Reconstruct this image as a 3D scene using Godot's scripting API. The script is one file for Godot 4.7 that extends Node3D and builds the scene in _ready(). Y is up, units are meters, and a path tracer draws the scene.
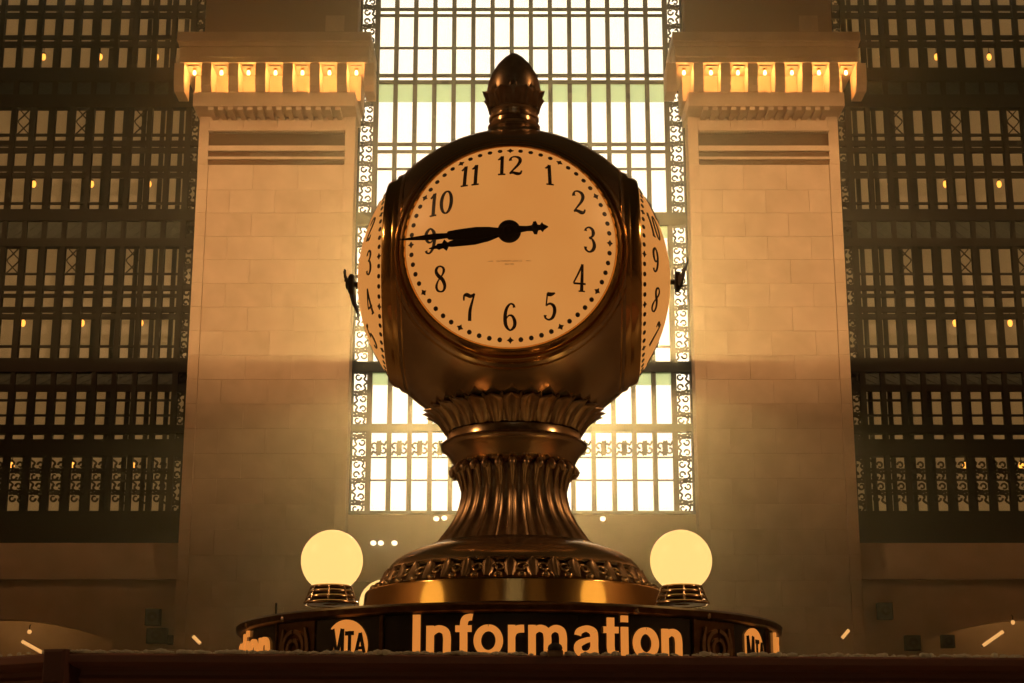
extends Node3D
# ---------------------------------------------------------------- mesh collector
class MB:
	var v := PackedVector3Array()
	var n := PackedVector3Array()
	var uv := PackedVector2Array()
	var ix := PackedInt32Array()
	func tri(a: int, b: int, c: int) -> void:
		ix.append(a); ix.append(b); ix.append(c)
	# flat polygon, points counter-clockwise as seen from the side it faces
	func quad(a: Vector3, b: Vector3, c: Vector3, d: Vector3) -> void:
		var m := (b - a).cross(d - a)
		if m.length_squared() < 1e-16:
			m = (c - b).cross(d - b)
		m = m.normalized()
		var k := v.size()
		for p in [a, b, c, d]:
			v.append(p); n.append(m); uv.append(Vector2.ZERO)
		tri(k, k + 2, k + 1); tri(k, k + 3, k + 2)
	# p[i][j]; faces point along (d/di x d/dj); wrap closes j
	func grid(p: Array, wrap := false) -> void:
		var ni := p.size()
		var nj: int = p[0].size()
		var k := v.size()
		var acc := PackedVector3Array()
		acc.resize(ni * nj)
		var lim := nj if wrap else nj - 1
		for i in ni - 1:
			for j in lim:
				var j2 := (j + 1) % nj
				var a: Vector3 = p[i][j]; var b: Vector3 = p[i + 1][j]; var c: Vector3 = p[i + 1][j2]; var d: Vector3 = p[i][j2]
				var m := (c - a).cross(d - b)
				for q in [i * nj + j, (i + 1) * nj + j, (i + 1) * nj + j2, i * nj + j2]:
					acc[q] += m
				tri(k + i * nj + j, k + (i + 1) * nj + j2, k + (i + 1) * nj + j)
				tri(k + i * nj + j, k + i * nj + j2, k + (i + 1) * nj + j2)
		for i in ni:
			for j in nj:
				v.append(p[i][j]); n.append(acc[i * nj + j].normalized()); uv.append(Vector2(float(j) / nj, float(i) / ni))
	# profile of (radius, height) going up on the outside; split at sharp corners
	func lathe(prof: Array, seg := 64, crease := 32.0, at := Vector3.ZERO) -> void:
		var run := [prof[0]]
		for i in range(1, prof.size()):
			run.append(prof[i])
			var cut := i == prof.size() - 1
			if not cut:
				var d1: Vector2 = (prof[i] - prof[i - 1]).normalized()
				var d2: Vector2 = (prof[i + 1] - prof[i]).normalized()
				cut = absf(d1.angle_to(d2)) > deg_to_rad(crease)
			if cut:
				var g := []
				for q in run:
					var row := []
					for j in seg:
						var a := TAU * j / seg
						row.append(at + Vector3(q.x * sin(a), q.y, q.x * cos(a)))
					g.append(row)
				# d/di up, d/dj around: up x around points inward -> flip by reversing rows
				g.reverse()
				for row in g:
					row.reverse()
				g.reverse()
				grid(g, true)
				run = [prof[i]]
	func box(lo: Vector3, hi: Vector3) -> void:
		var a := lo; var b := hi
		quad(Vector3(a.x, a.y, b.z), Vector3(b.x, a.y, b.z), Vector3(b.x, b.y, b.z), Vector3(a.x, b.y, b.z))
		quad(Vector3(b.x, a.y, a.z), Vector3(a.x, a.y, a.z), Vector3(a.x, b.y, a.z), Vector3(b.x, b.y, a.z))
		quad(Vector3(b.x, a.y, b.z), Vector3(b.x, a.y, a.z), Vector3(b.x, b.y, a.z), Vector3(b.x, b.y, b.z))
		quad(Vector3(a.x, a.y, a.z), Vector3(a.x, a.y, b.z), Vector3(a.x, b.y, b.z), Vector3(a.x, b.y, a.z))
		quad(Vector3(a.x, b.y, b.z), Vector3(b.x, b.y, b.z), Vector3(b.x, b.y, a.z), Vector3(a.x, b.y, a.z))
		quad(Vector3(a.x, a.y, a.z), Vector3(b.x, a.y, a.z), Vector3(b.x, a.y, b.z), Vector3(a.x, a.y, b.z))
	# box with its front (+z) edges chamfered by c
	func block(lo: Vector3, hi: Vector3, c: float) -> void:
		var a := lo; var b := hi
		var zb := b.z - c
		var f := [Vector3(a.x + c, a.y + c, b.z), Vector3(b.x - c, a.y + c, b.z), Vector3(b.x - c, b.y - c, b.z), Vector3(a.x + c, b.y - c, b.z)]
		var e := [Vector3(a.x, a.y, zb), Vector3(b.x, a.y, zb), Vector3(b.x, b.y, zb), Vector3(a.x, b.y, zb)]
		var r := [Vector3(a.x, a.y, a.z), Vector3(b.x, a.y, a.z), Vector3(b.x, b.y, a.z), Vector3(a.x, b.y, a.z)]
		quad(f[0], f[1], f[2], f[3])
		for i in 4:
			var j := (i + 1) % 4
			quad(e[i], e[j], f[j], f[i]); quad(r[i], r[j], e[j], e[i])
		quad(r[1], r[0], r[3], r[2])
	func tube(path: Array, rad, seg := 8) -> void:
		var g := []
		var up := Vector3.UP
		for i in path.size():
			var d: Vector3 = (path[mini(i + 1, path.size() - 1)] - path[maxi(i - 1, 0)]).normalized()
			if absf(d.dot(up)) > 0.95:
				up = Vector3.RIGHT
			var s := d.cross(up).normalized()
			var t := s.cross(d).normalized()
			up = t
			var r: float = rad[i] if rad is Array else rad
			var row := []
			for j in seg:
				var a := TAU * j / seg
				row.append(path[i] + (s * cos(a) + t * sin(a)) * r)
			g.append(row)
		var cap0 := []; var cap1 := []
		for j in seg:
			cap0.append(path[0]); cap1.append(path[path.size() - 1])
		g.insert(0, cap0); g.append(cap1)
		grid(g, true)
	# a pen stroke (x, y, width) laid through a map (Vector2, height) -> point, raised from w0 to w1
	func stroke(pts: Array, lay: Callable, w0: float, w1: float, steps := 6, straight := false) -> void:
		var c := []
		if straight or pts.size() == 2:
			for i in pts.size() - 1:
				var e := 3
				for q in e:
					c.append(pts[i].lerp(pts[i + 1], float(q) / e))
			c.append(pts[pts.size() - 1])
		else:
			for i in pts.size() - 1:
				var p0: Vector3 = pts[maxi(i - 1, 0)]; var p1: Vector3 = pts[i]; var p2: Vector3 = pts[i + 1]; var p3: Vector3 = pts[mini(i + 2, pts.size() - 1)]
				for q in steps:
					var t := float(q) / steps
					c.append(0.5 * (2.0 * p1 + (p2 - p0) * t + (2.0 * p0 - 5.0 * p1 + 4.0 * p2 - p3) * t * t + (3.0 * p1 - p0 - 3.0 * p2 + p3) * t * t * t))
			c.append(pts[pts.size() - 1])
		var L := []; var R := []
		for i in c.size():
			var a: Vector3 = c[maxi(i - 1, 0)]; var b: Vector3 = c[mini(i + 1, c.size() - 1)]
			var d := Vector2(b.x - a.x, b.y - a.y).normalized()
			var s: Vector2 = Vector2(-d.y, d.x) * c[i].z * 0.5
			var p := Vector2(c[i].x, c[i].y)
			L.append(p + s); R.append(p - s)
		for i in c.size() - 1:
			var l0: Vector3 = lay.call(L[i], w1); var l1: Vector3 = lay.call(L[i + 1], w1)
			var r0: Vector3 = lay.call(R[i], w1); var r1: Vector3 = lay.call(R[i + 1], w1)
			quad(r0, r1, l1, l0)
			if w1 - w0 > 0.0005:
				var bl0: Vector3 = lay.call(L[i], w0); var bl1: Vector3 = lay.call(L[i + 1], w0)
				var br0: Vector3 = lay.call(R[i], w0); var br1: Vector3 = lay.call(R[i + 1], w0)
				quad(br0, br1, r1, r0); quad(bl1, bl0, l0, l1)
	# outline (counter-clockwise) extruded along the map's height
	func plate(poly: PackedVector2Array, lay: Callable, w0: float, w1: float) -> void:
		var t := Geometry2D.triangulate_polygon(poly)
		for i in range(0, t.size(), 3):
			var q := [poly[t[i]], poly[t[i + 1]], poly[t[i + 2]]]
			if (q[1] - q[0]).cross(q[2] - q[0]) < 0:
				q = [q[0], q[2], q[1]]
			var a: Vector3 = lay.call(q[0], w1); var b: Vector3 = lay.call(q[1], w1); var c: Vector3 = lay.call(q[2], w1)
			_tri(a, b, c)
			_tri(lay.call(q[0], w0), lay.call(q[2], w0), lay.call(q[1], w0))
		for i in poly.size():
			var j := (i + 1) % poly.size()
			quad(lay.call(poly[i], w0), lay.call(poly[j], w0), lay.call(poly[j], w1), lay.call(poly[i], w1))
	func _tri(a: Vector3, b: Vector3, c: Vector3) -> void:
		var m := (b - a).cross(c - a).normalized()
		var k := v.size()
		for p in [a, b, c]:
			v.append(p); n.append(m); uv.append(Vector2.ZERO)
		tri(k, k + 2, k + 1)
	func ball(at: Vector3, r: Vector3, ni := 8, nj := 12) -> void:
		var g := []
		for i in ni + 1:
			var th := PI * i / ni
			var row := []
			for j in nj:
				var a := TAU * j / nj
				row.append(at + Vector3(r.x * sin(th) * sin(a), r.y * cos(th), r.z * sin(th) * cos(a)))
			g.append(row)
		grid(g, true)
	func mesh() -> ArrayMesh:
		var a := []
		a.resize(Mesh.ARRAY_MAX)
		a[Mesh.ARRAY_VERTEX] = v; a[Mesh.ARRAY_NORMAL] = n; a[Mesh.ARRAY_TEX_UV] = uv; a[Mesh.ARRAY_INDEX] = ix
		var m := ArrayMesh.new()
		m.add_surface_from_arrays(Mesh.PRIMITIVE_TRIANGLES, a)
		return m

# ---------------------------------------------------------------- scene helpers
var M := {}
var taken := {}
var unit := BoxMesh.new()
var rng := RandomNumberGenerator.new()
var flat_lay := func(p: Vector2, w: float) -> Vector3: return Vector3(p.x, p.y, w)

func numbered(s: String) -> String:
	taken[s] = taken.get(s, -1) + 1
	return s if taken[s] == 0 else "%s_%03d" % [s, taken[s]]

func part(called: String, mesh: Mesh, m: Material, parent: Node, at := Vector3.ZERO) -> MeshInstance3D:
	var o := MeshInstance3D.new()
	o.name = called
	o.mesh = mesh
	o.material_override = m
	o.position = at
	parent.add_child(o, true)
	return o

func bar(called: String, lo: Vector3, hi: Vector3, m: Material, parent: Node) -> MeshInstance3D:
	var o := part(called, unit, m, parent, (lo + hi) * 0.5)
	o.scale = (hi - lo).abs()
	return o

func tag(o: Node, label: String, category: String, group := "", kind := "") -> Node:
	if label: o.set_meta("label", label)
	if category: o.set_meta("category", category)
	if group: o.set_meta("group", group)
	if kind: o.set_meta("kind", kind)
	return o

func thing(called: String, label: String, category: String, at := Vector3.ZERO, group := "") -> Node3D:
	var o := Node3D.new()
	o.name = numbered(called)
	add_child(o)
	o.position = at
	tag(o, label, category, group)
	return o

func setting(called: String, label: String, category: String) -> Node3D:
	var o := thing(called, label, category)
	o.set_meta("kind", "structure")
	return o

func lin(r: float, g: float, b: float, a := 1.0) -> Color:
	var c := Color(r, g, b).linear_to_srgb()
	c.a = a
	return c

func noise_tex(freq: float, lo: Color, hi: Color, sd: int, size := 512, oct := 4, normal := false) -> NoiseTexture2D:
	var f := FastNoiseLite.new()
	f.seed = sd
	f.frequency = freq
	f.fractal_octaves = oct
	var t := NoiseTexture2D.new()
	t.width = size; t.height = size
	t.seamless = true
	t.noise = f
	if normal:
		t.as_normal_map = true
		t.bump_strength = 4.0
	else:
		var g := Gradient.new()
		g.set_color(0, lo); g.set_color(1, hi)
		t.color_ramp = g
	return t

func mat(called: String, c: Color, rough: float, metal := 0.0) -> StandardMaterial3D:
	var m := StandardMaterial3D.new()
	m.resource_name = called
	m.albedo_color = c
	m.roughness = rough
	m.metallic = metal
	M[called] = m
	return m

func textured(m: StandardMaterial3D, t: Texture2D, scale: float, world := true) -> void:
	m.albedo_texture = t
	m.uv1_triplanar = true
	m.uv1_world_triplanar = world
	m.uv1_scale = Vector3.ONE * scale

func glow(called: String, c: Color, e: float, base := Color(0.5, 0.4, 0.25)) -> StandardMaterial3D:
	var m := mat(called, base, 0.4)
	m.emission_enabled = true
	m.emission = c
	m.emission_energy_multiplier = e
	return m

func lamp_light(parent: Node, called: String, at: Vector3, c: Color, e: float, size: float) -> void:
	var l := OmniLight3D.new()
	l.name = called
	l.light_color = c
	l.light_energy = e
	l.light_size = size
	l.omni_range = 80.0
	l.omni_attenuation = 2.0
	l.shadow_enabled = true
	parent.add_child(l, true)
	l.position = at

# ---------------------------------------------------------------- the place
const WZ := -40.9      # inner screen of the windows
const OZ := -42.6      # outer screen
const PZ := -40.0      # face of the piers

func _ready() -> void:
	camera_and_light()
	materials()
	hall()
	windows()
	piers()
	under_windows()
	kiosk()
	clock()
	globes()
	ledge()

func camera_and_light() -> void:
	rng.seed = 7
	var cam := Camera3D.new()
	cam.name = "camera"
	add_child(cam)
	cam.position = Vector3(0, 1.7, 4.9)
	cam.rotation_degrees = Vector3(14.8, 0, 0)
	cam.fov = rad_to_deg(2.0 * atan(341.5 / 1680.0))
	cam.near = 0.05
	cam.far = 400.0
	cam.current = true
	var sky := ProceduralSkyMaterial.new()
	sky.sky_top_color = lin(1.0, 0.90, 0.70)
	sky.sky_horizon_color = lin(1.0, 0.92, 0.74)
	sky.ground_bottom_color = lin(0.25, 0.2, 0.14)
	sky.ground_horizon_color = lin(0.35, 0.3, 0.22)
	sky.sky_energy_multiplier = 1.0
	sky.sun_angle_max = 1.0
	var e := Environment.new()
	e.background_mode = Environment.BG_SKY
	e.sky = Sky.new()
	e.sky.sky_material = sky
	e.background_energy_multiplier = 1.8
	e.tonemap_mode = Environment.TONE_MAPPER_LINEAR
	e.tonemap_exposure = 1.0
	e.sdfgi_enabled = true
	e.ssao_enabled = true
	e.ssil_enabled = true
	e.volumetric_fog_enabled = true
	e.volumetric_fog_density = 0.0025
	e.volumetric_fog_albedo = lin(1.0, 0.82, 0.52)
	e.volumetric_fog_anisotropy = 0.95
	var w := WorldEnvironment.new()
	w.name = "environment"
	w.environment = e
	add_child(w)
	var sun := DirectionalLight3D.new()
	sun.name = "sun"
	add_child(sun)
	# low sun straight behind the hall's middle window, at the height of its second rail
	var elev := atan((13.19 - 1.7) / 45.8)
	var azim := atan(0.28 / 45.8)
	sun.rotation = Vector3(-elev, PI - azim, 0)
	sun.light_color = lin(1.0, 0.76, 0.37)
	sun.light_energy = 0.62
	sun.light_angular_distance = 0.2
	sun.shadow_enabled = true

func materials() -> void:
	var m := mat("brass", lin(0.52, 0.35, 0.19), 0.2, 0.93)
	textured(m, noise_tex(0.012, Color(0.94, 0.93, 0.92), Color(1, 1, 1), 3), 2.0)
	m.roughness_texture = noise_tex(0.03, Color(0.8, 0.8, 0.8), Color(1, 1, 1), 4)
	m.roughness = 0.22
	m = mat("bright_brass", lin(0.75, 0.45, 0.15), 0.14, 1.0)
	m = mat("aged_bronze", lin(0.42, 0.28, 0.16), 0.32, 0.9)
	textured(m, noise_tex(0.02, Color(0.75, 0.7, 0.65), Color(1, 1, 1), 5), 3.0)
	m = mat("dark_bronze", lin(0.20, 0.105, 0.045), 0.38, 1.0)
	textured(m, noise_tex(0.02, Color(0.6, 0.55, 0.5), Color(1, 1, 1), 8), 2.5)
	mat("black_paint", lin(0.02, 0.013, 0.009), 0.45)
	mat("sign_black", lin(0.012, 0.010, 0.008), 0.25)
	m = mat("stone", lin(0.60, 0.44, 0.29), 0.85)
	textured(m, noise_tex(0.006, Color(0.90, 0.89, 0.87), Color(1, 1, 1), 11, 512, 5), 0.23)
	m = mat("stone_warm", lin(0.585, 0.425, 0.278), 0.85)
	textured(m, noise_tex(0.008, Color(0.90, 0.89, 0.87), Color(1, 1, 1), 12, 512, 5), 0.23)
	m = mat("stone_pale", lin(0.615, 0.455, 0.302), 0.85)
	textured(m, noise_tex(0.007, Color(0.90, 0.89, 0.87), Color(1, 1, 1), 13, 512, 5), 0.23)
	m = mat("joint", lin(0.40, 0.29, 0.19), 0.95)
	m = mat("hall_stone", lin(0.36, 0.27, 0.19), 0.9)
	textured(m, noise_tex(0.01, Color(0.8, 0.78, 0.75), Color(1, 1, 1), 15), 0.2)
	mat("floor_marble", lin(0.27, 0.21, 0.155), 0.35)
	mat("ceiling_plaster", lin(0.10, 0.13, 0.12), 0.95)
	m = mat("iron", lin(0.014, 0.010, 0.007), 0.8)
	m.metallic_specular = 0.12
	m = mat("clear_glass", lin(0.9, 0.88, 0.8, 0.06), 0.05)
	m.transparency = BaseMaterial3D.TRANSPARENCY_ALPHA
	m = mat("dim_glass", lin(0.10, 0.08, 0.05, 0.62), 0.05)  # unseen opposite window pane, darkened to weaken its reflection in the brass
	m.transparency = BaseMaterial3D.TRANSPARENCY_ALPHA
	m = mat("green_glass", lin(0.30, 0.45, 0.20, 0.62), 0.5)
	m.transparency = BaseMaterial3D.TRANSPARENCY_ALPHA
	m.backlight_enabled = true
	m.backlight = lin(0.65, 0.95, 0.42)
	m = mat("frosted_glass", lin(0.10, 0.085, 0.06), 0.5)
	m.backlight_enabled = true
	m.backlight = lin(0.64, 0.50, 0.335)
	m = mat("green_panel", lin(0.020, 0.024, 0.012), 0.7)
	mat("numeral_black", lin(0.022, 0.010, 0.005), 0.5)
	m = mat("hand_black", lin(0.010, 0.006, 0.004), 0.6)
	m.metallic_specular = 0.15
	m = mat("dust", lin(0.70, 0.68, 0.58), 1.0)
	m.backlight_enabled = true
	m.backlight = lin(0.95, 0.93, 0.82)
	m = mat("ledge_paint", lin(0.24, 0.115, 0.085), 0.42)
	m = mat("ledge_dark", lin(0.10, 0.04, 0.03), 0.5)
	mat("cabinet_black", lin(0.012, 0.010, 0.009), 0.7)
	m = glow("dial_glow", Color.WHITE, 0.60, lin(0.12, 0.06, 0.025))
	m.emission_texture = noise_tex(0.004, lin(0.92, 0.335, 0.070), lin(1.0, 0.41, 0.095), 21, 512, 3)
	m.emission_operator = BaseMaterial3D.EMISSION_OP_MULTIPLY
	m.uv1_triplanar = true
	m.uv1_scale = Vector3.ONE * 1.3
	glow("globe_glow", lin(1.0, 0.64, 0.20), 1.15)
	glow("chandelier_glow", lin(1.0, 0.62, 0.28), 40.0)
	glow("letter_glow", lin(1.0, 0.33, 0.055), 0.62, lin(0.4, 0.16, 0.04))
	glow("bulb_glow", lin(1.0, 0.72, 0.30), 6.0)
	glow("amber_glow", lin(1.0, 0.42, 0.06), 2.2)
	glow("sill_glow", lin(1.0, 0.92, 0.66), 1.6)
	glow("tube_glow", lin(1.0, 0.48, 0.14), 0.95)

func hall() -> void:
	var o := setting("floor", "dark polished marble floor of the station hall", "floor")
	bar("marble_floor", Vector3(-22, -0.3, -44), Vector3(22, 0, 45), M.floor_marble, o)
	o = setting("ceiling", "dark teal plaster ceiling high above the hall", "ceiling")
	bar("plaster", Vector3(-22, 34, -44), Vector3(22, 34.5, 45), M.ceiling_plaster, o)
	o = setting("wall_left", "long stone side wall of the hall, left of the clock", "wall")
	bar("stone_face", Vector3(-22.5, -0.3, -44), Vector3(-22, 34.5, 45), M.hall_stone, o)
	o = setting("wall_right", "long stone side wall of the hall, right of the clock", "wall")
	bar("stone_face", Vector3(22, -0.3, -44), Vector3(22.5, 34.5, 45), M.hall_stone, o)
	# the end wall opposite the bright window, with its own three windows
	o = setting("wall_front", "stone end wall opposite the bright window with three tall windows", "wall")
	for x in [[-22.0, -18.5], [-9.2, -4.8], [4.8, 9.2], [18.5, 22.0]]:
		bar("pier", Vector3(x[0], 0, 45), Vector3(x[1], 34, 46), M.hall_stone, o)
	for x in [[-18.5, -9.2], [-4.8, 4.8], [9.2, 18.5]]:
		bar("wall_below", Vector3(x[0], 0, 45), Vector3(x[1], 9, 46), M.hall_stone, o)
		bar("wall_above", Vector3(x[0], 26, 45), Vector3(x[1], 34, 46), M.hall_stone, o)
		bar("window_pane", Vector3(x[0], 9, 45.4), Vector3(x[1], 26, 45.45), M.dim_glass if absf(x[0] + x[1]) < 1.0 else M.frosted_glass, o)
		for k in 3:
			var xx: float = lerpf(x[0], x[1], (k + 1) / 4.0)
			bar("mullion", Vector3(xx - 0.15, 9, 45.2), Vector3(xx + 0.15, 26, 45.6), M.iron, o)
	chandeliers()

func chandeliers() -> void:
	# out-of-view pendants beside the clock; domes added to block light toward the back wall
	for q in [[-16.0, "left"], [16.0, "right"]]:
		var o := thing("pendant_lamp", "bronze dome pendant lamp hanging high to the %s of the clock" % q[1], "lamp", Vector3(q[0], 14.0, 4.0))
		var b := MB.new()
		b.lathe([Vector2(0.5, -0.2), Vector2(0.48, 0.02), Vector2(0.36, 0.22), Vector2(0.16, 0.32), Vector2(0.03, 0.36)], 40, 50)
		b.lathe([Vector2(0.03, 0.33), Vector2(0.15, 0.29), Vector2(0.34, 0.20), Vector2(0.46, 0.02), Vector2(0.48, -0.2)], 40, 50)
		part("light_cutoff_dome", b.mesh(), M.dark_bronze, o)
		b = MB.new()
		b.ball(Vector3.ZERO, Vector3.ONE * 0.11, 10, 16)
		part("lamp_globe", b.mesh(), M.chandelier_glow, o)
		b = MB.new()
		b.tube([Vector3(0, 0.1, 0), Vector3(0, 20.0, 0)], 0.03, 8)
		part("hanging_rod", b.mesh(), M.dark_bronze, o)
		lamp_light(o, "lamp_light", Vector3.ZERO, lin(1.0, 0.56, 0.25), 58.0, 0.11)
	# out-of-view chandeliers; opaque bowl and top cover added to limit their light to the piers
	for q in [[-12.0, 18.0, -25.0, 1.4, 212.0, "near the left stone pier"], [12.3, 18.0, -25.0, 1.4, 212.0, "near the right stone pier"]]:
		var o := thing("chandelier", "bronze bowl chandelier hanging %s" % q[5], "chandelier", Vector3(q[0], q[1], q[2]))
		var r: float = q[3]
		var b := MB.new()
		b.lathe([Vector2(0.02, -0.95), Vector2(r * 0.5, -0.85), Vector2(r * 0.85, -0.68), Vector2(r, -0.5), Vector2(r - 0.04, -0.5), Vector2(r * 0.8, -0.64), Vector2(0.02, -0.85)], 40, 50)
		part("bowl", b.mesh(), M.dark_bronze, o)  # sized to cut the lamp's light off below the lit part of the piers
		b = MB.new()
		b.lathe([Vector2(0.03, 0.22), Vector2(r * 0.9, 0.21), Vector2(r, 0.19), Vector2(r, 0.23), Vector2(r * 0.5, 0.30), Vector2(0.03, 0.4)], 40, 40)
		part("light_cutoff_canopy", b.mesh(), M.dark_bronze, o)  # cover added to keep the lamp's light off the attic
		b = MB.new()
		b.ball(Vector3.ZERO, Vector3.ONE * 0.11, 10, 16)
		part("lamp_globe", b.mesh(), M.chandelier_glow, o)
		b = MB.new()
		b.tube([Vector3(0, 0.2, 0), Vector3(0, 34.0 - q[1], 0)], 0.03, 8)
		part("hanging_rod", b.mesh(), M.dark_bronze, o)
		for k in 3:
			var a := TAU * k / 3
			b = MB.new()
			b.tube([Vector3(0, 0.5, 0), Vector3(r * 0.96 * sin(a), -0.5, r * 0.96 * cos(a))], 0.015, 6)
			part("stay", b.mesh(), M.dark_bronze, o)
		lamp_light(o, "chandelier_light", Vector3.ZERO, lin(1.0, 0.56, 0.25), q[4], 0.11)

# ---------------------------------------------------------------- windows
func scroll_mesh(w: float, h: float) -> ArrayMesh:
	var b := MB.new()
	var t := 0.055
	var r := w * 0.26
	for s in [-1.0, 1.0]:
		# an S-shaped scroll, mirrored about the rosette
		var p := []
		for i in 12:
			var a := i / 11.0 * TAU * 0.9
			var rr := r * (1.0 - 0.55 * i / 11.0)
			p.append(Vector3(s * (w * 0.18 - rr * cos(a) * 0.8), s * (h * 0.26 + rr * sin(a) * 0.9), t * (1.0 - 0.3 * i / 11.0)))
		b.stroke(p, flat_lay, -0.02, 0.02, 2)
		b.stroke([Vector3(-s * w * 0.46, s * h * 0.5, t), Vector3(-s * w * 0.2, s * h * 0.36, t), Vector3(-s * w * 0.3, s * h * 0.2, t), Vector3(0, 0, t)], flat_lay, -0.02, 0.02, 3)
		b.stroke([Vector3(s * w * 0.48, s * h * 0.06, t * 0.8), Vector3(s * w * 0.3, s * h * 0.05, t * 1.5), Vector3(0, 0, t)], flat_lay, -0.02, 0.02, 3)
		b.stroke([Vector3(-s * w * 0.5, s * h * 0.12, t * 0.5), Vector3(-s * w * 0.34, s * h * 0.08, t * 1.6), Vector3(-s * w * 0.2, s * h * 0.16, t * 0.4)], flat_lay, -0.02, 0.02, 3)
	var ring := PackedVector2Array()
	for i in 12:
		var a := TAU * i / 12
		ring.append(Vector2(cos(a), sin(a)) * w * (0.21 if i % 2 == 0 else 0.16))
	b.plate(ring, flat_lay, -0.03, 0.035)
	return b.mesh()

func brace_mesh(w: float, h: float) -> ArrayMesh:
	var b := MB.new()
	var t := 0.035
	for s in [-1.0, 1.0]:
		b.stroke([Vector3(-s * w * 0.4, h * 0.5, t), Vector3(s * w * 0.1, h * 0.2, t * 1.2), Vector3(s * w * 0.42, 0, t), Vector3(s * w * 0.1, -h * 0.22, t * 1.2), Vector3(-s * w * 0.4, -h * 0.5, t)], flat_lay, -0.015, 0.015, 3)
	return b.mesh()

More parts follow.
